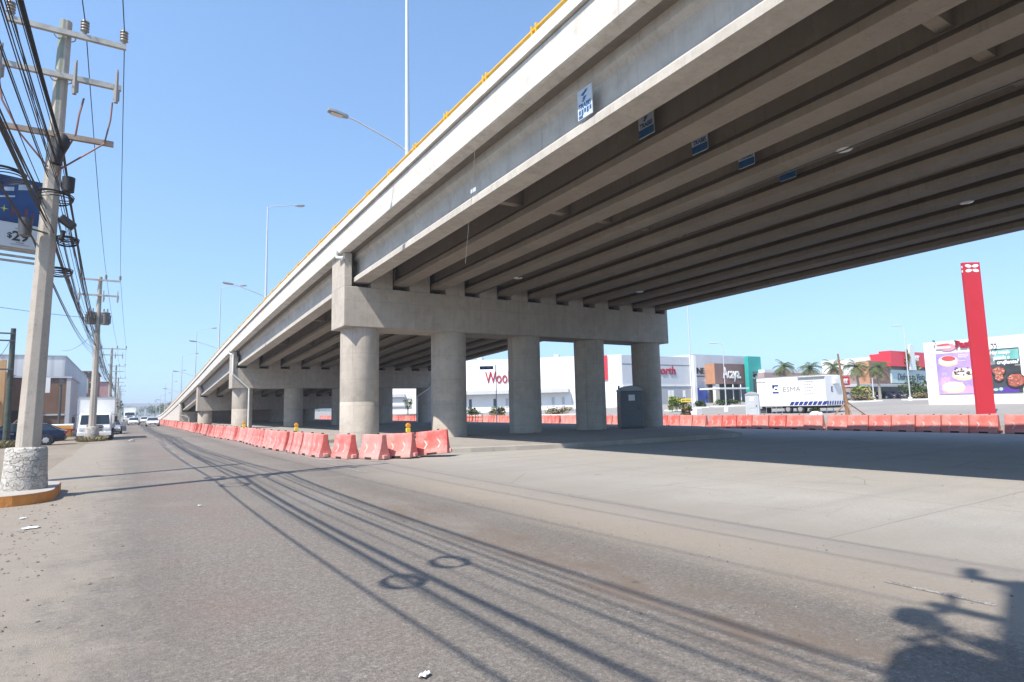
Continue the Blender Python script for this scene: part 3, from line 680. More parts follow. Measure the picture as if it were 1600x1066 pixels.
# junction boxes and splice gear lashed to the near pole
def gear(name, cat, label, o, mat): tag(o, label, cat); return o
mb = MB(); c = tuple(k1((-1.55, 17.42, 8.15))); mb.sphere(c, .17, 10, 8, (.8, .8, 1.2)); mb.tube([(c[0] - .05, c[1], c[2] + .13), (c[0] - .09, c[1], c[2] - .48)], .1, 8)
tag(mb.build('cable_bundle', BLACK, smooth=50), 'black knot of cables lashed to the near pole below its lowest crossarm', 'cable bundle')
mb = MB(); mb.tube([k1((-1.38, 17.4, 7.3)), k1((-1.38, 17.4, 6.95))], [.115, .105], 12); tag(mb.build('splice_closure', BLACK, smooth=50), 'round black splice can on the right side of the near pole', 'splice box')
mb = MB(); mb.obox(k1((-1.36, 17.4, 6.2)), (.8, 0, -.6), (0, 1, 0), (.6, 0, .8), .15, .09, .08); mb.tube([k1((-1.42, 17.42, 6.0)), k1((-1.46, 17.42, 5.75))], .045, 8); tag(mb.build('splice_closure', BLACK, bevel=.02), 'tilted black box clamped on the right side of the near pole', 'splice box')
mb = MB(); mb.tube([k1((-2.12, 17.3, 6.15)), k1((-2.12, 17.3, 5.75))], [.12, .105], 12); mb.tube([k1((-2.12, 17.3, 5.95)), k1((-1.7, 17.5, 5.9))], .018, 6); tag(mb.build('splice_closure', DKSTEEL, smooth=50), 'dark splice can hanging left of the near pole before the billboard price', 'splice box')

# ---------------------------------------------------------------- overhead cables
WIRE = M('black_cable', (.018, .018, .02), .55); REDW = M('reddish_cable', (.22, .10, .08), .6)
def catenary(pts, sag, n=9):
    out = []
    for (a, b) in zip(pts, pts[1:]):
        a = Vector(a); b = Vector(b)
        for i in range(n):
            t = i / n; p = a.lerp(b, t); p.z -= sag * (b - a).length / 30 * 4 * t * (1 - t); out.append(p)
    out.append(Vector(pts[-1])); return out
GC = 'black cables of the bundle strung from pole to pole'
BUN = []
for zc_, n_, dc_ in ((5.75, 3, -.38), (6.25, 3, -.17), (6.8, 4, -.30), (7.3, 3, -.16), (7.6, 4, -.02), (8.02, 5, .08)):
    for k in range(n_): BUN.append((zc_ + rnd.uniform(-.05, .05), rnd.choice((.008, .009, .012)), dc_ + rnd.uniform(-.03, .03)))
BUN += [(z_, .008, rnd.uniform(-.4, .1)) for z_ in (5.95, 6.5, 7.0, 7.15, 7.8, 8.2, 6.05, 6.95)]
for i, (z1, rad, dx) in enumerate(BUN):
    z2 = 5.6 + (i % 10) * .17; q_ = int(z1 * 2.0 + .3); z0 = CAMH + (z1 - CAMH) * .95 + .12 * (q_ % 3) + rnd.uniform(-.03, .03); x0 = -1.62 + dx + rnd.uniform(-.03, .03)
    pts = [(-1.9 + dx * .8, -32, z1 + .1), (x0, -.35, z0), k1((-1.62 + dx, 17.5, z1)), (-1.8 + dx * .7, 48 - .25, z2 + .15), (-1.75 + dx * .6, 88, 5.6 + (i % 6) * .2), (-1.7 + dx * .5, 122, 5.8 + (i % 5) * .22)]
    if i % 2 == 0: pts += [(-1.7 + dx * .4, 158, 5.9 + (i % 4) * .2), (-1.7, 200, 6.2), (-1.7, 245, 6.3)]
    o = MB().tube(catenary(pts, .25 + .4 * ((q_ * 5) % 3) / 3 + rnd.uniform(-.04, .04)), rad, 5).build('overhead_cable', WIRE, smooth=60)
    tag(o, 'black communication cable in the sagging bundle along the left utility poles', 'cable', GC)
for i, (xo, l_) in enumerate(((-.86 + .05, 'left high power line on the top crossarm insulators'), (.63, 'middle high power line on the top crossarm insulators'), (1.45, 'right high power line on the top crossarm insulators'))):
    y_ = -.2
    pts = [(-1.95 + [-1, .35, 1.1][i], -30, 11.2), (-1.7 + [-.75, .3, .95][i], -.55, 11.2), k1((-1.87 + xo, 17.45, 11.33)), (-1.82 + [-1.05, .34, 1.13][i], 47.8, 10.98), (-1.75 + [-1.05, .54, 1.45][i], 87.8, 10.1), (-1.7 + [-1.05, .4, 1.25][i], 121.8, 10.2), (-1.7 + [-1.05, .4, 1.25][i], 157.8, 10.0)]
    tag(MB().tube(catenary(pts, .35), .011, 5).build('power_line', WIRE, smooth=60), l_, 'cable', 'high power lines over the left roadside')
for p, r_, l_ in (([(-.6, 17.4, 9.4), (-.62, 17.35, 8.9), (-.72, 17.4, 8.3), (-1.2, 17.45, 7.85), (-1.58, 17.5, 7.5)], .022, 'pinkish lead looping from the right fuse cutout down to the near pole'),
                  ([(-1.18, 17.4, 9.35), (-1.25, 17.35, 8.9), (-1.3, 17.4, 8.4), (-1.5, 17.45, 7.9), (-1.62, 17.5, 7.3)], .022, 'pinkish lead dropping from the middle fuse cutout along the near pole'),
                  ([(-2.8, 17.4, 9.5), (-2.7, 17.35, 8.9), (-2.35, 17.4, 8.2), (-1.8, 17.42, 7.5)], .022, 'pinkish lead from the left fuse cutout to the near pole')):
    tag(MB().tube([k1(q) for q in p], r_ * .85, 6).build('jumper_lead', REDW, smooth=60), l_, 'cable')
GS = 'service drops to the left buildings'
for a, b, l_ in (((-1.8, 47.8, 8.0), (-12, 41, 8.4), 'thin service cable running left from the second pole to the picture edge'), ((-1.8, 47.9, 7.3), (-5.6, 74.5, 8.2), 'thin service cable from the second pole to the white warehouse roof'), ((-5.5, 43.2, 6.2), (-8.5, 57.9, 5.6), 'thin cable from the dark wooden pole to the orange building')):
    tag(MB().tube(catenary([a, b], .5), .014, 5).build('service_cable', WIRE, smooth=60), l_, 'cable', GS)
def coil(c, r_, label, tilt=.1):
    mb = MB(); c = Vector(c)
    for k in range(5):
        pts = [c + Vector((r_ * (1 + .03 * k) * math.cos(a), r_ * 1.35 * (1 + .03 * k) * math.sin(a), .03 * k + tilt * math.cos(a + k) * r_)) for a in [i * math.pi / 10 for i in range(21)]]
        mb.tube(pts, .011, 5)
    tag(mb.build('cable_coil', WIRE, smooth=60), label, 'cable coil', 'slack coils of cable hung on the bundle')
coil(k1((-1.62, 17.35, 6.68)), .33 * K1, 'slack black cable coil ringed round the near pole at the billboard height')
coil(k1((-2.28, 15.6, 6.5)), .30 * K1, 'slack cable coil hanging left of the near pole in front of the blue billboard')
coil(k1((-1.5, 18.3, 5.1)), .22 * K1, 'small cable coil hanging below the boxes right of the near pole')
coil(k1((-1.35, 17.7, 5.75)), .2 * K1, 'small cable coil hooked on the near pole under the tilted box')
coil((-1.85, 4.17, 5.85), .165, 'slack cable coil above the camera, casting the lower ring shadow'); coil((-1.8, 4.35, 6.75), .165, 'slack cable coil above the camera, casting the upper ring shadow')

# dark wooden pole and kerb island
t = thing('telephone_pole', 'dark weathered pole with short arms at the left picture edge', 'utility pole', (-5.5, 43.2, 0))
MB().tube([(-5.5, 43.2, -.1), (-5.5, 43.2, 6.6)], [.17, .12], 10).build('shaft', M('dark_green_pole', (.055, .07, .055), .8, 0, .3, 4), t, smooth=50)
for z in (6.3, 5.9, 4.3): MB().box(-6.3, -5.4, 43.0, 43.08, z - .04, z + .04).build('crossarm', DKSTEEL, t)
def rrect(x0, x1, y0, y1, r_, n=6):
    pts = []
    for cx, cy, a0 in ((x1 - r_, y1 - r_, 0), (x0 + r_, y1 - r_, 90), (x0 + r_, y0 + r_, 180), (x1 - r_, y0 + r_, 270)):
        for i in range(n + 1): a = R(a0 + 90 * i / n); pts.append((cx + r_ * math.cos(a), cy + r_ * math.sin(a)))
    return pts
t = thing('kerb_island', 'orange painted concrete kerb island under the near utility pole', 'kerb island', (-3, 15.7, 0))
rr = rrect(-5.5, -1.12, 14.3, 17.2, .75)
def orange_kerb():
    t_ = NT('worn_orange_paint'); c_ = t_.mix(t_.ramp(t_.noise(2.4, 6, .7), .35, .65), (.50, .17, .035), (.62, .25, .06)); c_ = t_.mix(t_.ramp(t_.noise(9, 5, .75), .58, .66), c_, (.36, .33, .29))
    return t_.out(c_, .8, 0, t_.bump(t_.noise(14, 5), .6, .02))
MB().loft([[(x, y, -.02) for x, y in rr], [(x, y, .20) for x, y in rr]], caps=False).build('kerb_face', orange_kerb(), t)
MB().loft([[(x, y, .10) for x, y in rrect(-5.49, -1.13, 14.31, 17.19, .74)], [(x, y, .207) for x, y in rrect(-5.49, -1.13, 14.31, 17.19, .74)]]).build('top', C_KERB, t, bevel=.01)

# billboard with the price
t = thing('billboard', 'blue and white price billboard behind the near pole at the left edge', 'billboard', (-5.2, 18.31, 0))
u = Vector((.951, .309, 0)); nn = Vector((.309, -.951, 0)); o0 = Vector((-2.05, 19.33, 0))
BD = M('billboard_blue', (.012, .05, .16), .5, 0, .6, .9); BW = M('billboard_white', (.55, .57, .60), .6, 0, .05, 1)
pc = o0 - u * 3.2
MB().obox(pc + Vector((0, 0, 7.05)), u, (0, 0, 1), nn, 3.2, .585, .15).build('blue_panel', BD, t)
MB().obox(pc + Vector((0, 0, 6.155)), u, (0, 0, 1), nn, 3.2, .305, .148).build('white_panel', BW, t)
mb = MB()
for z in (5.79, 5.65, 5.52): mb.beam(o0 - u * 6.4 + Vector((0, 0, z)), o0 + Vector((0, 0, z)), .07, .05)
mb.build('frame', GALV, t)
mb = MB(); mb.tube([pc - u * .6 + Vector((0, 0, 0)) + nn * -.25, pc - u * .6 + Vector((0, 0, 7.4)) + nn * -.25], .16, 12); mb.build('post', GALV, t, smooth=50)
fr = o0 + nn * .154
text('$', .19, fr - u * .70 + Vector((0, 0, 6.07)), u, BLACKT, t, 'price', .004, None, .004); text('29', .34, fr - u * .605 + Vector((0, 0, 6.02)), u, BLACKT, t, 'price', .004, None, .008)
mb = MB()
for dz, a, b, hh in ((5.97, .52, .36, .012), (5.92, .62, .25, .008), (6.33, .55, .38, .01)): mb.obox(fr - u * (a + b) / 2 + Vector((0, 0, dz)), u, (0, 0, 1), nn, (a - b) / 2, hh, .003)
mb.build('small_print', M('grey_print', (.3, .31, .33), .6), t)
mb = MB()
for a, z, w_, h_ in ((.35, 6.75, .03, .12), (.5, 6.72, .025, .09), (.62, 6.78, .03, .15), (.22, 6.7, .025, .08)): mb.obox(fr - u * a + Vector((0, 0, z)), u, (0, 0, 1), nn, w_, h_, .003)
mb.build('red_picture', M('print_red', (.13, .035, .06), .6, 0, .3, 5), t)
mb = MB()
for a, z, w_, h_ in ((.72, 7.3, .10, .05), (.40, 7.42, .14, .07), (.75, 7.1, .16, .02)): mb.obox(fr - u * a + Vector((0, 0, z)), (u + Vector((0, 0, .25))).normalized(), (0, 0, 1), nn, w_, h_, .003)
mb.build('pale_picture', M('print_pale', (.42, .50, .58), .6, 0, .3, 5), t)
mb = MB(); st = [(.09 if k % 2 == 0 else .02) for k in range(8)]
mb.prism([(st[k] * math.cos(k * math.pi / 4), st[k] * math.sin(k * math.pi / 4)) for k in range(8)], fr - u * .79 + Vector((0, 0, 6.78)), u, (0, 0, 1), nn, .004); mb.build('yellow_star', M('print_yellow', (.55, .6, .08), .6), t)

# ---------------------------------------------------------------- vehicles
def wheel(parent, x, y, z, r_, w_, side):
    o = MB().lathe([(r_ * .55, -w_ / 2), (r_ * .93, -w_ / 2), (r_, -w_ * .35), (r_, w_ * .35), (r_ * .93, w_ / 2), (r_ * .55, w_ / 2)], (x, y, z), 24, 'y').build('wheel', TYRE, parent, smooth=40, world=False)
    mb = MB(); yo = y + side * w_ * .42
    mb.lathe([(r_ * .62, -.01), (r_ * .62, .012), (r_ * .5, .016), (.02, .02)], (x, yo, z), 20, 'y')
    for k in range(7):
        a = k * 2 * math.pi / 7; mb.obox((x + math.cos(a) * r_ * .33, yo + side * .02, z + math.sin(a) * r_ * .33), (math.cos(a), 0, math.sin(a)), (-math.sin(a), 0, math.cos(a)), (0, 1, 0), r_ * .27, r_ * .055, .012)
    mb.build('rim', M('alloy_rim', (.62, .62, .63), .3, .7), o, smooth=40, world=False)
def car(label, loc, rz, paint, group=None, L=4.3, W_=1.68, Hc=1.32, name='parked_car', cat='car', pick=False):
    t = thing(name, label, cat, loc, rz, group)
    wr = .30; fx, rx = L * .31, -L * .29; h2 = W_ / 2
    # body side loft across stations: (x, bottom, shoulder z, half width)
    st = [(-L / 2, .42, .66, .80), (-L / 2 + .06, .26, .80, .90), (-L * .42, .20, .87, .97), (-L * .25, .18, .88, 1), (0, .17, .86, 1), (L * .2, .17, .84, 1), (L * .34, .19, .77, .97), (L * .45, .22, .68, .90), (L / 2 - .04, .28, .58, .80), (L / 2, .38, .50, .70)]
    mb = MB(); rings = []
    for x, zb, zs, k in st:
        hw = h2 * k; rings.append([(x, -hw * .9, zb), (x, -hw, zb + .14), (x, -hw, zb + (zs - zb) * .62), (x, -hw * .93, zs), (x, -hw * .6, zs + .03), (x, hw * .6, zs + .03), (x, hw * .93, zs), (x, hw, zb + (zs - zb) * .62), (x, hw, zb + .14), (x, hw * .9, zb)])
    mb.loft(rings); body = mb.build('body', paint, t, smooth=35, bevel=.02, world=False)
    # cabin: glass loft and painted roof
    if pick: cab = [(-L * .04, 0, .86), (-L * .02, .9, 1.30), (L * .10, 1, Hc), (L * .155, .9, Hc - .06), (L * .27, 0, .84)]
    else: cab = [(-L * .43, 0, .87), (-L * .27, .9, Hc - .06), (-L * .12, 1, Hc), (L * .06, .98, Hc - .01), (L * .13, .9, Hc - .06), (L * .29, 0, .82)]
    ring = []
    for x, k, z in cab:
        base = .86; wb = h2 * .92; wt = h2 * .70; f = (z - base) / (Hc - base); f = max(0, f); hw = wb + (wt - wb) * f
        ring.append([(x, -wb, base - .02), (x, -hw, z - .02), (x, -hw * .8, z), (x, hw * .8, z), (x, hw, z - .02), (x, wb, base - .02)])
    MB().loft(ring).build('window', GLASS, t, smooth=30, world=False)
    rf = MB(); xs = [c for c in cab if c[1] >= .9]
    rr_ = [[(x, -h2 * .70 - .015, z - .035), (x, -h2 * .56, z + .012), (x, h2 * .56, z + .012), (x, h2 * .70 + .015, z - .035)] for x, k, z in xs]
    rf.loft(rr_).build('roof', paint, t, smooth=40, world=False)
    pl = MB()
    for s_ in (-1, 1):
        for (xa, za), (xb, zb) in (((cab[0][0], cab[0][2]), (cab[1][0], cab[1][2])), ((cab[-1][0], cab[-1][2]), (cab[-2][0], cab[-2][2])), ((L * -.03, .86), (L * -.04, Hc - .03))):
            pl.beam((xa, s_ * h2 * .925, za - .01), (xb, s_ * (h2 * .70 + .012), zb - .01), .05, .05)
    pl.build('pillar', paint, t, world=False)
    if pick:
        bd = MB()
        for s_ in (-1, 1): bd.box(-L / 2 + .05, -L * .05, s_ * h2 * .97 - .03, s_ * h2 * .97 + .03, .8, 1.0)
        bd.box(-L / 2 + .05, -L / 2 + .11, -h2 * .95, h2 * .95, .75, 1.0); bd.build('bed_side', paint, t, world=False)
        MB().box(-L / 2 + .02, -L * .06, -h2 * .98, h2 * .98, 1.0, 1.12).build('bed_cover', WHITE, t, bevel=.04, world=False)
    for x in (fx, rx):
        for s_ in (-1, 1):
            wheel(t, x, s_ * (h2 - .08), wr, wr, .2, s_)
            MB().lathe([(wr + .05, -.012), (wr + .05, .012)], (x, s_ * (h2 - .004), wr + .01), 20, 'y').build('wheel_arch', BLACK, t, world=False)
    HL = M('headlight_glass', (.75, .77, .8), .15); TL = M('tail_light', (.45, .01, .015), .2)
    for s_ in (-1, 1):
        MB().obox((L / 2 - .10, s_ * h2 * .66, .56), (.85, s_ * -.5, 0), (.5, s_ * .85, 0), (0, 0, 1), .05, .2, .06).build('headlight', HL, t, world=False)
        MB().obox((-L / 2 + .06, s_ * h2 * .70, .72), (.95, s_ * .3, 0), (-.3, s_ * .95, 0), (0, 0, 1), .06, .2, .07).build('tail_light', TL, t, world=False)
        MB().obox((L * .17, s_ * (h2 + .06), .90), (1, 0, 0), (0, 1, 0), (0, 0, 1), .06, .09, .06).build('wing_mirror', paint, t, bevel=.02, world=False)
        hd = MB()
        for xx in (-L * .12, L * .06): hd.box(xx - .08, xx + .08, s_ * (h2 + .005) - .012, s_ * (h2 + .005) + .012, .70, .73)
        hd.build('door_handle', STEEL, t, world=False)
    MB().box(L / 2 - .05, L / 2 + .012, -h2 * .45, h2 * .45, .34, .47).build('grille', BLACK, t, bevel=.01, world=False)
    MB().box(-L / 2 - .005, -L / 2 + .02, -.22, .22, .52, .63).build('number_plate', WHITE, t, world=False)
    MB().box(L / 2 - .02, L / 2 + .02, -.2, .2, .26, .36).build('number_plate', WHITE, t, world=False)
    return t
CARW = M('white_car_paint', (.78, .79, .80), .22, 0, .02, 1); CARB = M('dark_blue_paint', (.006, .012, .042), .16, .2, .05, 1); CARY = M('orange_yellow_paint', (.58, .27, .05), .35, 0, .08, 2); CARS = M('silver_paint', (.42, .43, .44), .3, .5, .05, 1)
car('dark blue sedan parked behind the near utility pole, tail to the road', (-5.15, 45.3, 0), math.pi, CARB, L=4.4)
car('orange yellow pickup with a white bed cover behind the dark blue sedan', (-5.4, 52.6, 0), math.pi, CARY, L=4.6, W_=1.7, Hc=1.55, pick=True, name='pickup_truck', cat='pickup')
car('silver car parked beside the road behind the white box truck', (-1.1, 66.5, 0), R(-90), CARS, L=4.2)
GT = 'white cars driving on the asphalt road'
car('white car in the right lane beside the barriers, nearest of the moving cars', (3.35, 104, .01), R(-90), CARW, GT, name='moving_car')
car('white car alone in the left lane in front of the far lorry', (1.15, 122, .01), R(-90), CARW, GT, name='moving_car')
car('white car farthest off, half behind the nearest moving car', (3.3, 148, .01), R(-90), CARW, GT, name='moving_car')
def box_truck(label, loc, rz, sc=1.0, name='box_truck', cat='truck', tall=2.75, w_=2.15, boxl=5.0):
    t = thing(name, label, cat, loc, rz); t.scale = (sc, sc, sc); h2 = w_ / 2; cw = h2 * .86
    # +x is forward, origin under the cab front
    cabs = [(-1.55, .45, 1.80), (-.55, .42, 1.84), (-.30, .40, 1.76), (-.05, .40, 1.06), (0, .42, .98)]
    mb = MB(); mb.loft([[(x, -cw, zb), (x, -cw, (zb + zt) / 2), (x, -cw * .92, zt), (x, cw * .92, zt), (x, cw, (zb + zt) / 2), (x, cw, zb)] for x, zb, zt in cabs]).build('cab', WHITE, t, bevel=.04, world=False, smooth=35)
    mb = MB(); mb.add([(-.045, -cw * .88, 1.10), (-.045, cw * .88, 1.10), (-.285, cw * .82, 1.70), (-.285, -cw * .82, 1.70)], [(0, 1, 2, 3)]); o = mb.build('windscreen', GLASS, t, world=False); m_ = o.modifiers.new('solid', 'SOLIDIFY'); m_.thickness = .03; m_.offset = 0
    for s_ in (-1, 1):
        MB().add([(-.45, s_ * (cw + .004), 1.14), (-1.25, s_ * (cw + .004), 1.14), (-1.25, s_ * (cw - .03), 1.66), (-.55, s_ * (cw - .03), 1.66)], [(0, 1, 2, 3)]).build('side_window', GLASS, t, world=False)
        MB().obox((.02, s_ * cw * .74, .80), (1, 0, 0), (0, 1, 0), (0, 0, 1), .03, .17, .09).build('headlight', M('headlight_glass'), t, bevel=.02, world=False)
        m_ = MB(); m_.tube([(-.3, s_ * cw, 1.75), (-.1, s_ * (cw + .25), 1.7), (-.1, s_ * (cw + .27), 1.25)], .018, 6); m_.box(-.14, -.06, s_ * (cw + .25) - .08, s_ * (cw + .25) + .08, 1.2, 1.6); m_.build('wing_mirror', BLACK, t, world=False)
        for x in (-.65, -4.9): wheel(t, x, s_ * (h2 - .18), .38, .38, .24, s_)
    mb = MB()
    for z in (.86, .70, .99): mb.box(-.01, .035, -cw * .48, cw * .48, z - .035, z + .035)
    mb.build('grille', BLACK, t, world=False)
    MB().box(-.2, .10, -cw * 1.02, cw * 1.02, .34, .58).build('bumper', WHITE, t, bevel=.03, world=False)
    MB().box(.08, .115, -.22, .22, .40, .50).build('number_plate', STEEL, t, world=False)
    bx = MB().box(-1.7 - boxl, -1.7, -h2, h2, .78, tall).build('cargo_box', M('box_white', (.80, .80, .78), .5, 0, .05, .8), t, bevel=.025, world=False)
    fr_ = MB()
    for s_ in (-1, 1): fr_.box(-1.72, -1.67, s_ * h2 * .98 - .03, s_ * h2 * .98 + .03, .8, tall - .02)
    fr_.box(-1.72, -1.67, -h2, h2, tall - .08, tall + .005); fr_.build('box_frame', STEEL, bx, world=False)
    MB().box(-1.7 - boxl, -.2, -.45, .45, .5, .76).build('chassis', BLACK, t, world=False)
    return t
box_truck('white box truck facing the camera, parked behind the second utility pole', (-1.72, 49.0, 0), R(-90), tall=2.95)
box_truck('distant white lorry coming up the left lane of the road', (.9, 205, .01), R(-90), 1.5, 'lorry', 'lorry', boxl=7)

# ---------------------------------------------------------------- left buildings
def corr_mat():
    t = NT('corrugated_sheet'); x, y, z = t.xyz(); q = t.math('FRACT', t.math('MULTIPLY', t.math('ADD', x, y), 1.05))
    c = t.mix(t.ramp(t.math('ABSOLUTE', t.math('SUBTRACT', q, .5)), .28, .42, 0, .6), (.62, .63, .64), (.40, .41, .42)); c = t.mix(t.ramp(t.noise(.5, 4), .4, .7, 0, .3), c, (.5, .48, .45))
    return t.out(c, .5, .2)
CORR = corr_mat()
def rendered(name, a, b, sc=.6):
    t = NT(name); c = t.mix(t.ramp(t.noise(sc, 6, .65), .35, .7), a, b); st = t.noise(1.2, 5, .6, t.mapped((1.6, 1.6, .12)))
    c = t.mix(t.ramp(st, .55, .8, 0, .45), c, tuple(x * .55 for x in a)); return t.out(c, .9, 0, t.bump(t.noise(12, 4), .3, .02), .2)
WAREW = rendered('warehouse_white', (.56, .58, .60), (.66, .68, .70)); ORNG = rendered('orange_render', (.50, .29, .13), (.58, .36, .19)); BRNW = rendered('brown_render', (.20, .125, .09), (.25, .16, .12))
t = thing('warehouse', 'white warehouse with a corrugated front behind the near utility pole', 'warehouse', (-20, 95, 0))
MB().box(-48, -5.4, 75, 120, -.05, 5.35).build('lower_wall', WAREW, t)
MB().box(-48, -5.36, 74.93, 120, 5.355, 7.65).build('corrugated_front', CORR, t); MB().box(-5.358, -5.32, 74.95, 120, 3.0, 7.68).build('side_wall', WAREW, t)
MB().box(-48.1, -5.25, 74.85, 120.1, 7.655, 7.75).build('roof_edge', STEEL, t)
for y in (84, 92, 101): 
    wo = MB().box(-5.33, -5.27, y, y + 2.2, 3.1, 4.3).build('window', DKSTEEL, t); MB().box(-5.272, -5.262, y + .1, y + 2.1, 3.2, 4.2).build('pane', GLASS, wo)
t = thing('brown_building', 'low brown building with a grey edge behind the orange yellow pickup', 'building', (-8, 64, 0))
MB().box(-14, -4.25, 62, 72, -.05, 4.75).build('wall', BRNW, t); MB().box(-4.245, -3.95, 61.95, 72, -.05, 4.8).build('corner_pillar', GREYW, t)
MB().box(-14, -3.9, 61.9, 72, 4.81, 4.95).build('roof_edge', GREYW, t); MB().box(-6.35, -4.25, 61.93, 61.99, 1.75, 1.88).build('ledge', GREYW, t)
MB().box(-8.6, -7.2, 61.93, 61.99, 0, 2.2).build('door', BLACK, t); MB().box(-12, -9.4, 61.93, 61.99, .9, 2.3).build('window', GLASS, t)
MB().box(-6.9, -6.45, 61.6, 61.98, 1.2, 2.0).build('meter_box', WHITE, t, bevel=.03)
tag(MB().box(-6.7, -5.17, 60.2, 60.4, 3.55, 4.75).build('sign_board', WHITE, bevel=.01), 'blank white sign board on the brown building beside the near pole', 'sign')
t = thing('shop', 'orange rendered shop with a dark blue awning at the left picture edge', 'shop', (-12, 62, 0))
MB().box(-22, -7.75, 58.5, 70, -.05, 5.1).build('wall', ORNG, t)
MB().prism([(-22, 5.1), (-7.75, 5.1), (-7.75, 6.0), (-9.0, 5.75), (-9.2, 5.2)], (0, 58.52, 0), (1, 0, 0), (0, 0, 1), (0, 1, 0), .3).build('parapet', ORNG, t)
NAVY = M('navy_paint', (.012, .018, .085), .5, 0, .1, 2)
MB().box(-22, -8.0, 57.0, 58.49, 2.55, 3.0).build('awning', NAVY, t, bevel=.02); MB().box(-22, -8.4, 58.4, 58.49, 0, 2.55).build('shop_front', NAVY, t)
for x in (-10.6, -13.5): w_ = MB().box(x - 1.0, x + .6, 58.34, 58.395, .5, 2.2).build('window', DKSTEEL, t); MB().box(x - .9, x + .5, 58.325, 58.338, .6, 2.1).build('pane', GLASS, w_)
MB().box(-8.95, -8.85, 58.4, 58.48, 3.9, 4.9).build('vent', DKSTEEL, t)
t = thing('apartment_block', 'far reddish brown apartment block above the white truck', 'building', (-9, 135, 0))
REDB = rendered('reddish_render', (.22, .10, .085), (.30, .15, .12)); MB().box(-22, -4.6, 130, 145, 0, 9.4).build('wall', REDB, t)
MB().box(-8.6, -6.0, 129.9, 129.98, 5.6, 8.2).build('pale_panel', OFFW, t); MB().box(-12, -9.2, 129.6, 144, 9.41, 10.3).build('stair_tower', REDB, t); MB().box(-22.2, -4.4, 129.7, 145, 9.405, 9.6).build('roof_edge', DKBR, t)
for x in (-11.6, -10.2, -5.4):
    for z in (3.4, 6.4): w_ = MB().box(x - .45, x + .45, 129.92, 129.99, z, z + 1.2).build('window', WHITE, t); MB().box(x - .38, x + .38, 129.9, 129.918, z + .08, z + 1.12).build('pane', GLASS, w_)
t = thing('apartment_block', 'narrow far pinkish building right of the reddish brown block', 'building', (-3.6, 170, 0))
MB().box(-9, -3.2, 165, 180, 0, 9.2).build('wall', rendered('pink_render', (.42, .22, .22), (.5, .30, .29)), t); MB().box(-8.4, -6.8, 164.9, 164.98, 5, 6.6).build('window', GLASS, t); MB().box(-9.2, -3, 164.8, 180, 9.205, 9.4).build('roof_edge', DKBR, t)
for (x, y, h, l_) in ((-2.95, 66, 5.6, 'thin grey post beside the brown building'), (-4.35, 58.5, 4.6, 'dark metal mast at the corner of the brown building')):
    t = thing('post', l_, 'post', (x, y, 0)); MB().tube([(x, y, -.05), (x, y, h)], [.11, .08], 10).build('shaft', C_POLE if h > 5 else DKSTEEL, t, smooth=50); MB().box(x - .14, x + .14, y - .14, y + .14, h - .5, h - .1).build('fitting', DKSTEEL, t)

# ---------------------------------------------------------------- vegetation
LEAF = {}
def leaf_mat(name, a, b):
    if name in LEAF: return LEAF[name]
    t = NT(name); c = t.mix(t.ramp(t.noise(1.4, 4), .35, .65), a, b); c = t.mix(t.ramp(t.noise(9, 3), .45, .7, 0, .5), c, tuple(min(1, x * 1.5) for x in b)); LEAF[name] = t.out(c, .7, 0, None, .25); return LEAF[name]
GREEN = leaf_mat('tree_leaves', (.035, .06, .018), (.075, .105, .03)); PALMG = leaf_mat('palm_leaves', (.055, .085, .03), (.12, .15, .055)); DRYG = leaf_mat('dry_leaves', (.17, .14, .07), (.28, .235, .13)); OLIVE = leaf_mat('olive_leaves', (.09, .10, .035), (.16, .16, .06)); LIME = leaf_mat('lime_leaves', (.15, .20, .03), (.24, .28, .05))
BARK = M('bark', (.13, .10, .075), .9, 0, .3, 6, .4); PBARK = M('palm_trunk', (.30, .27, .23), .9, 0, .2, 5, .3)
def foliage(mb, c, rx, ry, rz, n, s_, clumps=7, seed=0):
    rg = random.Random(seed); cl = [(rg.uniform(-.65, .65), rg.uniform(-.65, .65), rg.uniform(-.5, .6), rg.uniform(.35, .6)) for _ in range(clumps)]
    for i in range(n):
        q = cl[i % clumps]; d = Vector((rg.gauss(0, 1), rg.gauss(0, 1), rg.gauss(0, 1))).normalized() * (rg.random() ** .4) * q[3]
        p = Vector((c[0] + (q[0] + d.x) * rx, c[1] + (q[1] + d.y) * ry, c[2] + (q[2] + d.z) * rz))
        a = Vector((rg.uniform(-1, 1), rg.uniform(-1, 1), rg.uniform(-.6, .8))).normalized(); b = a.cross(Vector((rg.uniform(-1, 1), rg.uniform(-1, 1), 1))).normalized(); k = s_ * rg.uniform(.6, 1.3)
        mb.add([p - a * k, p + b * k * .45, p + a * k, p - b * k * .45], [(0, 1, 2, 3)])
    return mb
def tree(x, y, z, h, r_, label, seed, mat=GREEN, group=None, n=1100):
    t = thing('tree', label, 'tree', (x, y, z), 0, group); mb = MB(); th = h * .45; mb.tube([(0, 0, -.1), (.05, 0, th * .6), (0, .05, th + h * .15)], [h * .035, h * .026, h * .014], 8)
    rg = random.Random(seed)
    for k in range(5): a = k * 1.26 + rg.random(); mb.tube([(0, 0, th * (.6 + .08 * k)), (math.cos(a) * r_ * .4, math.sin(a) * r_ * .4, th + h * .12), (math.cos(a) * r_ * .7, math.sin(a) * r_ * .7, th + h * .25)], [h * .014, h * .01, h * .004], 6)
    mb.build('trunk', BARK, t, smooth=50, world=False); foliage(MB(), (0, 0, h * .66), r_, r_, h * .38, n, h * .045, 9, seed).build('crown', mat, t, world=False); return t
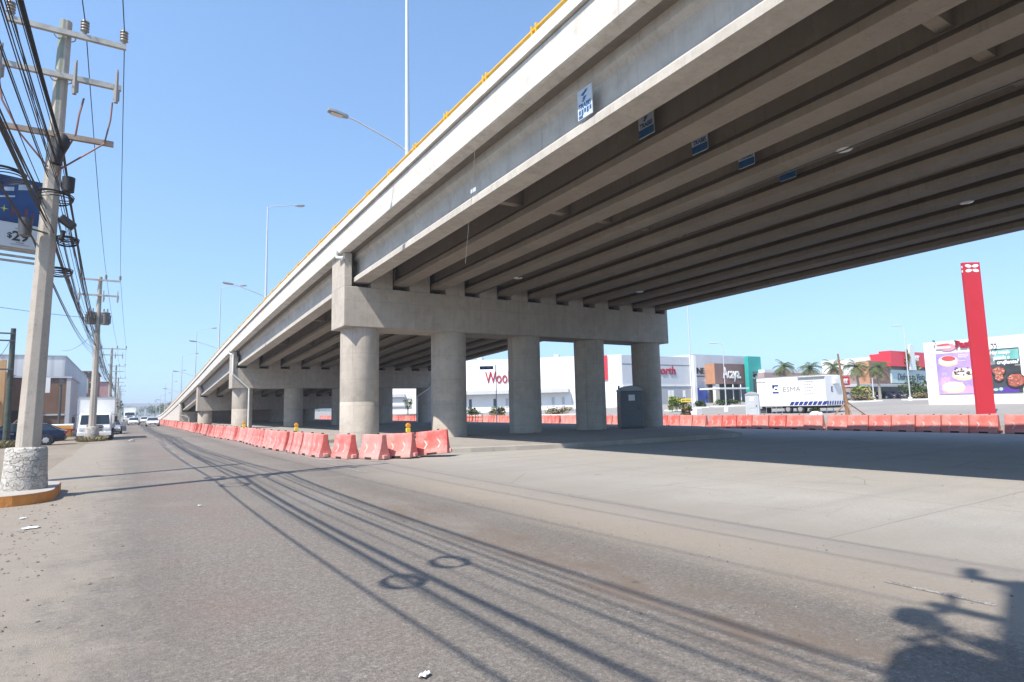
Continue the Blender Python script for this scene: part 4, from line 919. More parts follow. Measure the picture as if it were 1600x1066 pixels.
def shrub(x, y, z, rx, ry, h, label, seed, mat=OLIVE, group=None, n=420, nm='shrub'):
    t = thing(nm, label, nm, (x, y, z), 0, group); mb = MB(); rg = random.Random(seed)
    for k in range(6): a = rg.uniform(0, 6.28); mb.tube([(math.cos(a) * rx * .3, math.sin(a) * ry * .3, -.05), (math.cos(a) * rx * .55, math.sin(a) * ry * .55, h * .6)], [.03, .01], 5)
    mb.build('stem', BARK, t, world=False); foliage(MB(), (0, 0, h * .52), rx, ry, h * .5, n, .10 + h * .05, 8, seed).build('foliage', mat, t, world=False); return t
def palm(x, y, z, h, label, seed, fr=2.1):
    t = thing('palm_tree', label, 'palm tree', (x, y, z), 0, 'palm trees in the parking lot'); rg = random.Random(seed); lx, ly = rg.uniform(-.25, .25), rg.uniform(-.25, .25)
    MB().tube([(0, 0, -.1), (lx * .2, ly * .2, h * .4), (lx * .6, ly * .6, h * .8), (lx, ly, h)], [.24, .18, .16, .13], 10).build('trunk', PBARK, t, smooth=50, world=False)
    for dead in (False, True):
        mb = MB()
        for k in range(10 if dead else 22):
            a = k * 2.4 + rg.uniform(-.2, .2); el = rg.uniform(-.9, -.3) if dead else rg.uniform(-.15, 1.2); L = fr * rg.uniform(.75, 1.1); p = Vector((lx, ly, h)); d = Vector((math.cos(a) * math.cos(el), math.sin(a) * math.cos(el), math.sin(el))); pts = [p.copy()]
            for s_ in range(7): p = p + d * L / 7; d = (d + Vector((0, 0, -.26))).normalized(); pts.append(p.copy())
            mb.tube(pts, .018, 4)
            for j in range(1, 8):
                for u_ in (0, .5):
                    q = pts[j - 1].lerp(pts[j], u_ + .2); tan = (pts[j] - pts[j - 1]).normalized(); sd = tan.cross(Vector((0, 0, 1))).normalized(); w_ = fr * .23 * math.sin(math.pi * (j + u_) / 8.8) + .08
                    for s_ in (-1, 1): e = q + sd * s_ * w_ + tan * w_ * .55 + Vector((0, 0, -w_ * .45)); mb.add([q - tan * .05, q + tan * .05, e], [(0, 1, 2)])
        mb.build('dead_fronds' if dead else 'fronds', DRYG if dead else PALMG, t, world=False)
def gpt(px, D):   # place on the sloping lot along a sight line at depth D
    p = atD(px, 640, D); return p.x, p.y, lot_z(p.x)
for i, (px, D, ytop, l_) in enumerate(((1231, 92, 578, 'palm tree behind the white trailer, leftmost of the palms'), (1269, 95, 580, 'second palm tree behind the white trailer roof'), (1305, 90, 578, 'palm tree behind the right end of the trailer, beside the leaning timber'), (1345, 88, 578, 'palm tree before the sunlit brown side wall'), (1377, 90, 578, 'palm tree before the brown store front, dead fronds hanging'))):
    x, y, z = gpt(px, D); palm(x, y, z, atD(px, ytop, D).z - z + .45, l_, 40 + i, 2.3)
far_tr = [(10.5, 300, 6.0, 'far dark green tree left in the clump at the end of the road'), (13.5, 290, 6.5, 'far bushy tree in the middle of the clump at the end of the road'), (17, 296, 7.0, 'far tree right in the clump beside the ramp end'), (-4, 150, 6.4, 'green tree behind the white truck and the third pole'), (-3.6, 190, 7, 'green tree beyond the third pole on the left roadside'), (-4.0, 240, 8, 'far green tree beyond the poles on the left roadside')]
for i, (x, y, h, l_) in enumerate(far_tr): tree(x, y, 0, h, h * .42, l_, 70 + i, GREEN if i != 1 else OLIVE, 'trees at the far end of the road', 700)
fb = MB(); rg = random.Random(5)
for i in range(150):
    x = rg.uniform(-260, 420); y = rg.uniform(520, 720); h = rg.uniform(7, 13); foliage(fb, (x, y, h * .5), h * .8, h * .8, h * .55, 46, h * .11, 5, i)
tag(fb.build('far_woodland', GREEN), 'dark line of far woodland on the horizon', 'woodland', kind='stuff')
def grass(c, r_, n, h, seed, label, mat=DRYG):
    rg = random.Random(seed); mb = MB()
    for i in range(n):
        a = rg.uniform(0, 6.28); q = r_ * rg.uniform(.55, 1.0); p = Vector((c[0] + q * math.cos(a), c[1] + q * math.sin(a), c[2] - .02)); b = rg.uniform(0, 6.28); hh = h * rg.uniform(.4, 1); d = Vector((math.cos(b), math.sin(b), 0)); s_ = Vector((-d.y, d.x, 0)) * .012
        mb.add([p - s_, p + s_, p + d * hh * .35 + Vector((0, 0, hh * .7)) + s_ * .7, p + d * hh * .8 + Vector((0, 0, hh))], [(0, 1, 2), (0, 2, 3)])
    tag(mb.build('grass', mat), label, 'grass', kind='stuff')
grass((-1.82, 48, 0), .75, 420, .45, 1, 'dry grass tuft round the second utility pole'); grass((-5.5, 43.2, 0), .6, 260, .5, 2, 'dry grass round the dark wooden pole')
for i in range(9): grass((rnd.uniform(6.5, 8.0), 28 + i * 3.1, .17), .8, 130, .22, 10 + i, 'dry weeds along the overpass columns', OLIVE if i % 3 else DRYG)

# ---------------------------------------------------------------- mall, parking lot and signs on the right
def P(px, py, Y=None, X=None, D=None): return atY(px, py, Y) if Y is not None else atX(px, py, X) if X is not None else atD(px, py, D)
# white store wing, facing the camera
A = atD(690, 600, 120); B = atD(973, 600, 112); A.z = B.z = 0
uu = (B - A).normalized(); vv = Vector((uu.y, -uu.x, 0))     # vv faces the camera
if vv.y > 0: vv = -vv
Ln = (B - A).length; Zt = 10.95
def wing(px, off=0):  # point on the wing facade under an image column
    d = ray(px, 620); k = (A + vv * off); den = d.x * uu.y - d.y * uu.x; s_ = (k.x * uu.y - k.y * uu.x) / den; return Vector((d.x * s_, d.y * s_, 0))
t = thing('department_store', 'long white department store with red lettering seen between the overpass columns', 'store', tuple(A + uu * Ln * .5))
def wbox(name, pa, pb, z0, z1, o0, o1, mat, par=t):   # box on the facade between two points
    mb = MB(); q = [pa + vv * o0, pb + vv * o0, pb + vv * o1, pa + vv * o1]; mb.hexa([(p.x, p.y, z0) for p in q] + [(p.x, p.y, z1) for p in q]); return mb.build(name, mat, par)
wbox('wall', A - uu * 1, B, 0, Zt, -40, 0, M('store_white', (.80, .80, .79), .8, 0, .03, .4)); wbox('canopy', A - uu * .8, wing(890), 4.2, 4.9, .01, 1.6, GREYW)
wbox('panel_joint', wing(893), wing(894), 1, Zt, .005, .03, GREYW)
rp = wbox('red_banner', wing(934), wing(951), 6.3, Zt - .05, .01, .25, RED); wbox('white_square', wing(943), wing(949.5), 6.6, 8.2, .255, .28, WHITE, rp).location = -(Vector(t.location))
for px in (712, 745, 775, 850, 868, 915, 960): wbox('panel_joint', wing(px), wing(px + .35), 4.95, Zt - .1, .004, .02, GREYW)
for px in (742, 865, 905): wbox('roof_unit', wing(px), wing(px + 7), Zt + .002, Zt + .7, -4, -2, GREYW)
for px in (733, 771, 790, 862, 878, 905): wbox('window', wing(px), wing(px + 4), 1.6, 3.3, .01, .08, DKSTEEL if px % 2 else GREYW)
p = wing(759); tx = text('Woolworth', 3.3, p + vv * .1 + Vector((0, 0, 6.35)), uu, REDT, t, 'lettering', .12, (wing(838) - p).length, .0); tx.location = -Vector(t.location)
# grey block along constant Y
YB = atD(973, 600, 112).y - .6
def gx_(px, Y=YB): return atY(px, 600, Y).x
def gz(px, py, Y=YB): return atY(px, py, Y).z
def yd(X, px): d = ray(px, 600); return X * d.y / d.x
t = thing('retail_block', 'grey retail block with red and black lettering beside the white store', 'store', (gx_(1080), YB, 1))
def gb_(name, pa, pb, z0, z1, y0, y1, mat, par=None): return MB().box(gx_(pa), gx_(pb), YB + y0, YB + y1, z0, z1).build(name, mat, par or t)
g_top = gz(980, 555); gb_('wall', 973, 1080, .5, g_top, 0, 30, GREYW); gb_('pier', 1079, 1083, .5, g_top + .35, -1.0, 0, OFFW)
gb_('wall', 1083.2, 1180, .5, g_top + .7, .2, 30, GREYW); gb_('string_course', 973, 1079, 5.0, 5.25, -.15, -.01, OFFW); gb_('string_course', 973, 1079, 9.1, 9.2, -.04, -.005, DKSTEEL)
for px in (1043, 1048, 1066): gb_('poster_panel', px, px + 4, 2.0, 4.2, -.06, -.01, WHITE)
gb_('blue_window', 1088, 1104, 1.4, 4.6, -.1, .19, M('blue_picture', (.05, .10, .45), .4, 0, .7, .5)); gb_('shop_front', 985, 1079, 1.0, 4.9, -.03, -.004, M('shop_front_grey', (.36, .37, .39), .5, 0, .05, 1))
x = gx_(989); text('Woolworth', 2.3, (x, YB - .05, gz(1040, 585)), (1, 0, 0), REDT, t, 'lettering', .12, gx_(1056) - x, .03)
text('LINE', 1.7, (gx_(1085), YB + .1, gz(1095, 584)), (1, 0, 0), BLACKT, t, 'lettering', .08, gx_(1102) - gx_(1085), .02); gb_('underline', 1086, 1102, gz(1095, 588) - .1, gz(1095, 588) + .08, .1, .19, BLACKT)
# brown sign box
XS = gx_(1104.5, YB); YS = yd(XS, 1118)
t = thing('sign_box', 'brown store front box with white lettering and a sunlit orange side, beside the teal tower', 'store front', (gx_(1140, YS), YS, 1))
xa, xb = XS, gx_(1166, YS); z0, z1 = gz(1120, 600, YS), gz(1120, 568, YS)
MB().box(xa, xb, YS, YB + .19, z0, z1).build('front', M('shaded_brown_front', (.20, .115, .10), .65, 0, .06, 1), t); MB().box(xa - .08, xa - .005, YS + .02, YB + .19, z0, z1).build('side_panel', SUNBR, t)  # one brown box: front coloured darker as shade, side brighter as sunlit
text('Acaya.', 3.2, (gx_(1130, YS), YS - .02, gz(1140, 591, YS)), (1, 0, 0), WHITE, t, 'lettering', .1, gx_(1158, YS) - gx_(1130, YS), .02)
MB().box(xa + .6, xb, YB - .2, YB + .15, .8, z0 - .05).build('entrance', DKSTEEL, t); MB().box(xa + .3, xa + 1.5, YS + .3, YS + 1.0, .8, z0 - .02).build('column', OFFW, t)
cp = MB(); cz = gz(1145, 608, YS - 5); cp.box(gx_(1124, YS - 5), gx_(1170, YS - 5), YS - 5, YS - .2, cz, cz + .3)
cp.build('canopy', OFFW, t)
for px in (1133, 1145, 1157): MB().tube([(gx_(px, YS - 4.6), YS - 4.6, .9), (gx_(px, YS - 4.6), YS - 4.6, cz + .9)], .09, 8).build('canopy_post', OFFW, t)
# teal tower
XT = gx_(1165, YS - .5); YT = yd(XT, 1171)
t = thing('sign_tower', 'teal gate tower with a dark panel and a round pale emblem', 'sign tower', (gx_(1178, YT), YT, 1)); xa, xb = XT, gx_(1191, YT); z1 = gz(1175, 557, YT)
TEALF = M('teal_front', (.02, .30, .27), .5, 0, .05, 1); w4 = (xb - xa) * .30
mb = MB(); TD = YS - .5 - YT; mb.box(xa, xa + w4, YT, YT + TD, .8, z1); mb.build('side_leg', TEAL, t); MB().box(xb - w4, xb, YT, YT + TD, .8, z1).build('side_leg', TEAL, t); MB().box(xa + w4, xb - w4, YT, YT + TD, z1 - 3.2, z1).build('lintel', TEAL, t)
MB().box(xa + w4, xb - w4, YT + .3, YT + .6, .8, z1 - 3.2).build('dark_panel', M('slate_panel', (.09, .10, .12), .6), t)
mb = MB(); cx, cz = (xa + xb) / 2, gz(1182, 583, YT)
for k in range(7): a = k * math.pi / 3.5; mb.lathe([(.42, 0), (.52, 0), (.52, .05), (.42, .05)], (cx + .55 * math.cos(a), YT + .24, cz + .75 * math.sin(a)), 14, 'y')
mb.build('emblem', M('emblem_pale', (.55, .58, .58), .5), t)
# far brown and white blocks behind the palms
t = thing('mall_block', 'white roofed mall block with a brown front behind the palms', 'mall', (115, 70, 1)); Yw = 74
MB().box(gx_(1195, Yw), gx_(1310, Yw), Yw, Yw + 1.5, 0, gz(1240, 583, Yw)).build('front', M('mauve_brown_wall', (.36, .27, .25), .8, 0, .05, .5), t)
MB().box(gx_(1196, Yw + 4), gx_(1312, Yw + 4), Yw + 4, Yw + 5.5, 0, gz(1220, 578, Yw + 4)).build('upper_wall', OFFW, t)
t = thing('mall_block', 'big white upper wall of the mall rising behind the red store', 'mall', (150, 90, 1)); Xw = atD(1361, 600, 128).x
q0 = atX(1286, 600, Xw).y; q1 = atX(1362, 600, Xw).y
MB().box(Xw, Xw + 60, q1, q0, 0, atX(1361, 558, Xw).z).build('wall', M('bright_white_wall', (.80, .80, .78), .8, 0, .03, .5), t); MB().box(Xw - .6, Xw - .01, q1, q0 + 6, 0, atX(1330, 586, Xw).z).build('lower_wall', M('mauve_brown_wall'), t)
MB().box(Xw - .65, Xw - .605, q1, q0, atX(1330, 586, Xw).z, atX(1330, 584, Xw).z).build('ledge', OFFW, t)
# red store
Yr = 64.0; xr = gx_(1361, Yr)
t = thing('red_store', 'store with a red upper front, brown corner and a pale green handwritten banner', 'store', (xr + 8, Yr, 1.6))
MB().box(xr, gx_(1392, Yr), Yr, yd(xr, 1340), 0, gz(1361, 564, Yr)).build('brown_corner', M('brown_corner', (.24, .13, .095), .7, 0, .1, 1), t)
MB().box(xr - .12, xr - .005, Yr + .1, yd(xr, 1340), 0, gz(1361, 565, Yr)).build('side_wall', SUNBR, t)  # side of the brown corner, its sunlight put into the colour
xk = gx_(1388, Yr); MB().box(xk, gx_(1475, Yr), Yr - .9, yd(xk, 1377), gz(1400, 573, Yr), gz(1390, 549, Yr)).build('red_fascia', RED, t); MB().box(xk + .3, gx_(1475, Yr), yd(xk, 1377) + .01, yd(xk, 1361), gz(1400, 573, Yr), gz(1390, 552.5, Yr)).build('red_fascia', RED, t)
MB().box(gx_(1389, Yr), gx_(1475, Yr), Yr - .1, Yr + 1, gz(1400, 578, Yr), gz(1400, 573, Yr) - .02).build('shadow_gap', DKSTEEL, t)
MINT = M('mint_banner', (.50, .62, .60), .6, 0, .03, 1); MB().box(gx_(1392, Yr), gx_(1475, Yr), Yr - .3, Yr + .5, gz(1400, 599, Yr), gz(1400, 578.2, Yr)).build('banner', MINT, t)
text('Disfruta tu Visita', 2.0, (gx_(1401, Yr), Yr - .35, gz(1420, 594, Yr)), (1, 0, 0), BLACKT, t, 'lettering', .03, gx_(1443, Yr) - gx_(1401, Yr), -.01, shear=.3)
MB().box(xr - .1, gx_(1475, Yr), Yr - .05, Yr + 1, 0, gz(1400, 602, Yr)).build('dark_entrance', BLACK, t)
mb = MB(); fx_ = gx_(1420, Yr); Yf_ = Yr - 1.2
mb.prism([(-1.4, 0), (1.4, 0), (1.1, 3.6), (.9, 5.4), (.2, 5.6), (-.9, 5.3), (-1.2, 3.4)], (fx_, Yf_, gz(1420, 579, Yr)), (1, 0, 0), (0, 0, 1), (0, 1, 0), .25); mb.build('apron_sign', M('apron_white', (.72, .78, .74), .6), t)
mb = MB(); foliage(mb, (fx_ - 2.0, Yf_, gz(1410, 560, Yr)), 1.2, .4, 1.9, 130, .4, 4, 8); foliage(mb, (fx_ + 2.3, Yf_, gz(1430, 571, Yr)), 1.1, .4, 1.1, 90, .35, 3, 9); mb.build('produce_sign', leaf_mat('print_leaves', (.22, .16, .04), (.45, .33, .10)), t)
text('ser', 2.3, (gx_(1424, Yr), Yr - .95, gz(1427, 564, Yr)), (1, 0, 0), WHITE, t, 'lettering', .05, gx_(1433, Yr) - gx_(1424, Yr), .04)
# long canopy with parked cars
Yc = 56.0
t = thing('car_canopy', 'long grey parking canopy before the red store', 'canopy', (gx_(1390, Yc), Yc, 1.6)); zc = gz(1400, 603, Yc)
MB().box(gx_(1322, Yc), gx_(1475, Yc), Yc - 2, Yc + 5, zc - .25, zc + .25).build('roof', M('canopy_grey', (.42, .42, .42), .6, 0, .05, 1), t, bevel=.05)
for px in (1331, 1371, 1415, 1452): MB().tube([(gx_(px, Yc), Yc, 1.2), (gx_(px, Yc), Yc, zc - .2)], .22, 10).build('column', OFFW, t, smooth=50)
proto = reg(car('', (0, 0, -50), 0, CARB, None, name='parked_car'))
PC = {'dark': CARB, 'white': CARW, 'silver': CARS}
GP = 'cars parked under the grey canopy'
for i, (px, k) in enumerate(((1328, 'silver'), (1337, 'dark'), (1346, 'white'), (1357, 'dark'), (1380, 'dark'), (1392, 'dark'), (1404, 'silver'), (1420, 'silver'), (1432, 'dark'), (1444, 'dark'))):
    o = dup(proto, (gx_(px, Yc - 1), Yc - .5, 1.605), R(90 if i % 3 else -90), {'dark': 'dark car parked among others under the grey canopy', 'white': 'white car parked under the grey canopy, left of its second column', 'silver': 'silver car parked among others under the grey canopy'}[k], GP)
    for c in COL.objects:
        if c.parent == o and c.name.split('.')[0] in ('body', 'roof', 'pillar', 'wing_mirror') and k != 'dark': c.data = c.data.copy(); c.data.materials[0] = PC[k]
def kill(o):
    for c in list(o.children): kill(c)
    bpy.data.objects.remove(o)
kill(proto)
# planters and shrubs in the lot
def hedge(pa, pb, D, label, seed, h=.9, mat=OLIVE, dry=False):
    a = Vector(gpt(pa, D)); b = Vector(gpt(pb, D)); c = (a + b) / 2; L = (b - a).length / 2; t = thing('hedge', label, 'hedge', tuple(c), math.atan2(b.y - a.y, b.x - a.x))
    MB().box(-L, L, -.9, .9, -.6, .14).build('kerb', OFFW, t, world=False, bevel=.03); foliage(MB(), (0, 0, h * .55), L * .85, .75, h * .6, 700, .17, 16, seed).build('foliage', mat, t, world=False)
hedge(1325, 1374, 78, 'low dry hedge planter right of the trailer', 1, .9, DRYG); hedge(1417, 1456, 76, 'low dry hedge planter beside the big poster wall', 2, .9, DRYG)
hedge(1040, 1082, 76, 'olive shrub hedge before the grey retail block', 3, 1.5, OLIVE); hedge(1112, 1165, 84, 'clipped green hedge below the brown sign box', 4, .9, GREEN); hedge(1086, 1105, 84, 'small green hedge below the blue window picture', 6, .9, GREEN)
hedge(762, 795, 84, 'olive hedge before the white store, left of the third column', 5, 1.3, OLIVE); hedge(846, 902, 80, 'dry hedge before the white store between third and fourth columns', 7, 1.0, DRYG); hedge(728, 752, 96, 'dark hedge before the white store at the second column', 8, 1.2, GREEN)
for i, (px, D, rx, h, m_, l_) in enumerate(((1054, 72, .9, 1.9, LIME, 'lime green bush standing in the olive hedge'), (1073, 56, .55, 1.1, DRYG, 'dry reedy bush before the parking lot kerb'), (1049, 50, .7, .5, DRYG, 'low dry bush beside the last column'), (1342, 84, 1.4, 1.9, OLIVE, 'olive bush under the canopy, left'), (1352, 84, 1.4, 2.0, LIME, 'lime green bush under the canopy'), (1432, 80, 2.2, 2.2, GREEN, 'dark green bush under the canopy right of the light pole'), (1445, 82, 2.4, 2.8, GREEN, 'dark green tall bush beside the big poster wall'))):
    x, y, z = gpt(px, D); shrub(x, y, z, rx, rx, h, l_, 20 + i, m_)
# lot light poles
def lot_pole(px, D, ytop, label, head=True, wd=.11, hd=1):
    x, y, z = gpt(px, D); h = atD(px, ytop, D).z - z; t = thing('light_pole', label, 'light pole', (x, y, z), 0, 'light poles in the parking lot')
    MB().tube([(0, 0, -.1), (0, 0, h)], [wd * .62, wd * .4], 10).build('pole', GREYW, t, smooth=50, world=False); MB().lathe([(.26, -.3), (.24, .4), (.15, .45)], (0, 0, 0), 14).build('base', OFFW, t, smooth=40, world=False)
    if head: a = MB().tube([(0, 0, h - .05), (hd * -.7 * .84, .7 * .54, h + .1)], .028, 6).build('arm', GREYW, t, world=False); MB().obox((hd * -1.0 * .84, 1.0 * .54, h + .1), (.84, -.54, 0), (.54, .84, 0), (0, 0, 1), .42, .15, .06).build('luminaire', GREYW, a, world=False, bevel=.03)
lot_pole(1083, 68, 470, 'tall thin white pole right of the last overpass column', False, .14); lot_pole(1135, 66, 536, 'white light pole before the brown sign box', True, .09); lot_pole(1424, 74, 508, 'white light pole before the pale green banner', True, .13); lot_pole(1367, 82, 590, 'short white post under the canopy edge', False, .16)
# blank name sign between the columns
x, y, z = gpt(776, 58); t = thing('street_sign', 'small blue street name sign on a thin white pole between two columns', 'street sign', (x, y, 0)); zs = atD(776, 574, 58).z
MB().tube([(x, y, 0), (x, y, zs + .25)], .05, 8).build('pole', OFFW, t, smooth=50); rt = Vector((.843, -.538, 0))
so_ = MB().obox((Vector((x, y, zs)) - rt * .9), rt, (0, 0, 1), (.538, .843, 0), .66, .16, .02).build('plate', M('sign_blue', (.02, .06, .38), .5), t)
mb = MB(); rg = random.Random(3)
for i in range(9): mb.obox(Vector((x, y, zs)) - rt * (.36 + i * .12) - Vector((.538, .843, 0)) * .028, rt, (0, 0, 1), (.538, .843, 0), .035, rg.uniform(.05, .08), .004)
mb.build('faint_lettering', M('faded_white', (.45, .5, .65), .6), t)
t = thing('notice_board', 'small yellow notice board standing in the olive hedge', 'sign', gpt(1073, 70)); MB().obox((0, 0, 1.35), rt, (0, 0, 1), (.538, .843, 0), .62, .20, .02).build('board', BATY, t, world=False)
mb = MB()
for k in (-.45, -.33, -.2, -.02, .1, .24, .38): mb.obox(Vector((0, 0, 1.35)) + rt * k - Vector((.538, .843, 0)) * .026, rt, (0, 0, 1), (.538, .843, 0), .035, .09, .004)
mb.build('faint_lettering', BLACKT, t, world=False); MB().tube([rt * -.5, rt * -.5 + Vector((0, 0, 1.4))], .03, 6).build('leg', DKSTEEL, t, world=False); MB().tube([rt * .5, rt * .5 + Vector((0, 0, 1.4))], .03, 6).build('leg', DKSTEEL, t, world=False)
x, y, z = gpt(1088, 62); tag(MB().box(x - .45, x + .45, y - .4, y + .4, z - .1, z + .62).build('concrete_block', OFFW, bevel=.03), 'square white block at the foot of the tall thin pole', 'block')
# trailer
def trailer():
    Xa = 50.6; ya = atX(1289, 600, Xa).y; yb = atX(1182, 600, Xa).y; z0, z1 = 1.14, atX(1289, 586, Xa).z; xb = Xa + 2.7; zg = lot_z(Xa)
    t = thing('site_trailer', 'white office trailer with blue slanted stripes parked beyond the barrier row', 'trailer', (Xa + 1.3, (ya + yb) / 2, zg))
    MB().box(Xa, xb, ya, yb, z0, z1).build('body', M('trailer_white', (.80, .80, .78), .35, 0, .03, .8), t, bevel=.05); MB().box(Xa + .005, xb - .005, ya + .3, yb, z1 + .002, z1 + .08).build('roof_edge', STEEL, t)
    fz = Xa - .008; NB = M('stripe_navy', (.02, .035, .22), .5, 0, .1, 5)
    L = yb - ya
    def yy(px): return atX(px, 610, Xa).y
    def zz(py, px=1240): return atX(px, py, Xa).z
    text('ESMA', .62, (fz, yy(1224), zz(612)), (0, -1, 0), M('thin_dark_letters', (.10, .10, .11), .5), t, 'lettering', .004, yy(1224) - yy(1251), -.006)
    mb = MB(); y1 = yy(1207); w_ = yy(1207) - yy(1216.5)
    mb.box(fz - .004, fz, y1 - w_, y1, zz(603) - .0, zz(600.5)); mb.box(fz - .004, fz, y1 - w_, y1, zz(614), zz(611.5)); mb.box(fz - .004, fz, y1 - w_ * .3, y1, zz(606), zz(600.5)); mb.box(fz - .004, fz, y1 - w_ * .8, y1 - w_ * .4, zz(608.5), zz(606.5)); mb.build('emblem', NB, t)
    mb = MB()
    for i in range(8):
        y0 = yy(1232) - i * (yy(1232) - yy(1290)) / 8; mb.add([(fz, y0, 1.22), (fz, y0 - .34, 1.22), (fz, y0 - .55, 1.54), (fz, y0 - .21, 1.54)], [(0, 1, 2, 3)])
    mb.build('stripes', NB, t)
    mb = MB()
    for i in range(7):
        x0 = Xa + .06 + i * .38; mb.add([(x0, ya - .008, 1.22), (x0 + .22, ya - .008, 1.22), (x0 + .33, ya - .008, 1.54), (x0 + .11, ya - .008, 1.54)], [(0, 1, 2, 3)])
    mb.build('stripes', NB, t)
    mb = MB()
    for i in range(5):
        for j in range(3 if i % 2 else 4): z_ = zz(597.5) - i * .27; mb.box(fz - .003, fz, yy(1257) - j * .22 - .17, yy(1257) - j * .22, z_ - .05, z_ + .04)
    mb.build('small_print', M('grey_print', (.3, .31, .33), .6), t)
    for px in (1204, 1216, 1220): mb = MB().box(fz - .002, fz, yy(px) - .02, yy(px) + .02, z0 + .05, z1 - .35); mb.build('door_seam', GREYW, t)
    mb = MB()
    for i in range(7): mb.box(fz - .004, fz, yy(1184.5) - i * .13, yy(1184.5) - i * .13 + .07, z1 - .42, z1 - .30)
    mb.build('vent', DKSTEEL, t); MB().box(fz - .15, fz, yy(1290), yy(1248), z1 - .14, z1 - .05).build('awning', STEEL, t)
    text('E', .62, (Xa + .85, ya - .01, zz(612, 1289)), (1, 0, 0), NB, t, 'emblem', .004, None, .015); MB().box(Xa + 1.2, Xa + 1.9, ya - .22, ya - .005, z1 - .75, z1 - .25).build('air_conditioner', WHITE, t, bevel=.03)
    MB().box(Xa + .2, xb - .2, ya + .1, yb - .3, .95, 1.135).build('chassis', BLACK, t)
    for px in (1228, 1247):
        for xx in (Xa + .25, xb - .25):
            w_ = MB().lathe([(.22, -.13), (.36, -.13), (.40, -.08), (.40, .08), (.36, .13), (.22, .13)], (xx, yy(px), zg + .40), 20, 'x').build('wheel', TYRE, t, smooth=40); MB().lathe([(.22, -.1), (.2, 0), (.05, .02)], (xx - .04, yy(px), zg + .40), 16, 'x').build('rim', STEEL, w_, smooth=40)
    MB().box(Xa + .3, Xa + 1.2, yy(1192), yy(1183), zg + .05, .94).build('tool_box', DKSTEEL, t)
    for px in (1298, 1281): MB().tube([(Xa + .5 + (px - 1281) * .06, ya + .3, zg), (Xa + .5 + (px - 1281) * .06, ya + .3, 1.0)], .04, 6).build('jack', STEEL, t)
    # entry railing and steps
    r_ = thing('stair_railing', 'thin metal railing of the steps in front of the white trailer', 'railing', (Xa - 1.2, yy(1208), zg))
    for px in (1197, 1205, 1212, 1221): MB().tube([(Xa - 1.0, yy(px) - .6, zg), (Xa - 1.0, yy(px) - .6, zg + 1.75)], .022, 6).build('post', STEEL, r_)
    for z_ in (1.75, .62): MB().tube([(Xa - 1.0, yy(1196) - .6, zg + z_), (Xa - 1.0, yy(1221) - .6, zg + z_)], .022, 6).build('rail', STEEL, r_)
trailer()
# portable toilets
def toilet(label, loc, rz, col, s_=1.0, w_=1.15):
    t = thing('portable_toilet', label, 'portable toilet', loc, rz, 'portable toilets'); t.scale = (s_, s_, s_); h = 2.05; q = w_ / 2
    MB().loft([[(-q, -q, .08), (q, -q, .08), (q, q, .08), (-q, q, .08)], [(-q * .97, -q * .97, h), (q * .97, -q * .97, h), (q * .97, q * .97, h), (-q * .97, q * .97, h)]]).build('cabin', col, t, bevel=.04, world=False)
    MB().prism([(-q * 1.04, 0), (q * 1.04, 0), (q * 1.02, .06), (q * .55, .24), (0, .30), (-q * .55, .24), (-q * 1.02, .06)], (0, -q * 1.04, h - .02), (1, 0, 0), (0, 0, 1), (0, 1, 0), q * 2.08).build('roof', M('toilet_roof', (.36, .38, .40), .5, 0, .1, 2), t, bevel=.03, world=False)
    d = MB().box(-q * .72, q * .72, -q - .03, -q + .01, .16, h - .1).build('door', col, t, bevel=.02, world=False)
    for z0, z1 in ((.3, .75), (.9, 1.3)): MB().box(-q * .5, q * .5, -q - .045, -q - .028, z0, z1).build('door_panel', col, d, bevel=.012, world=False)
    MB().box(-.17, .17, -q - .045, -q - .028, 1.5, 1.82).build('notice', WHITE, t, world=False); MB().box(q * .55, q * .66, -q - .06, -q - .028, 1.0, 1.14).build('handle', DKSTEEL, d, world=False)
    MB().tube([(-q * .8, q * .7, h - .1), (-q * .8, q * .7, h + .30)], .05, 8).build('vent_pipe', DKSTEEL, t, world=False); MB().box(-q * 1.06, q * 1.06, -q * 1.06, q * 1.06, 0, .085).build('skid', DKSTEEL, t, bevel=.02, world=False)
toilet('dark grey portable toilet standing in the shade before the last two columns', (25.9, 27.4, .19), R(-32), M('toilet_slate', (.14, .15, .165), .55, 0, .1, 1.5), 1.1, 1.22)
toilet('pale grey portable toilet beside the left end of the white trailer', (43.3, 31.4, lot_z(43.3)), R(-58), M('toilet_grey', (.46, .50, .54), .5, 0, .06, 1.5), .92)
# timber post with props
x, y, z = gpt(1324, 44); t = thing('timber_post', 'leaning timber post with propping struts beside the trailer', 'post', (x, y, z)); tp = atD(1309, 553, 44)
MB().tube([(x, y, z - .1), (x - .05, y, z + 1.2), Vector((x, y, z)).lerp(tp, .55), tp], [.16, .13, .10, .06], 8).build('shaft', WOOD, t, smooth=40)
for dx, dy in ((-1.1, .6), (1.3, -.8), (-.5, -.6), (.6, .5)): MB().tube([(x + dx, y + dy, z), (x, y, z + 1.15)], .05, 6).build('strut', WOOD, t)
x, y, z = gpt(1275, 45); mb = MB().sphere((x, y, z + .25), .45, 12, 8, (1.2, 1.0, .75)); tag(mb.build('white_sack', OFFW, smooth=70), 'bulging white sack before the trailer wheels', 'sack'); shrub(x, y, z + .4, .35, .35, .5, 'small green plant on the white sack', 77, GREEN, None, 120)
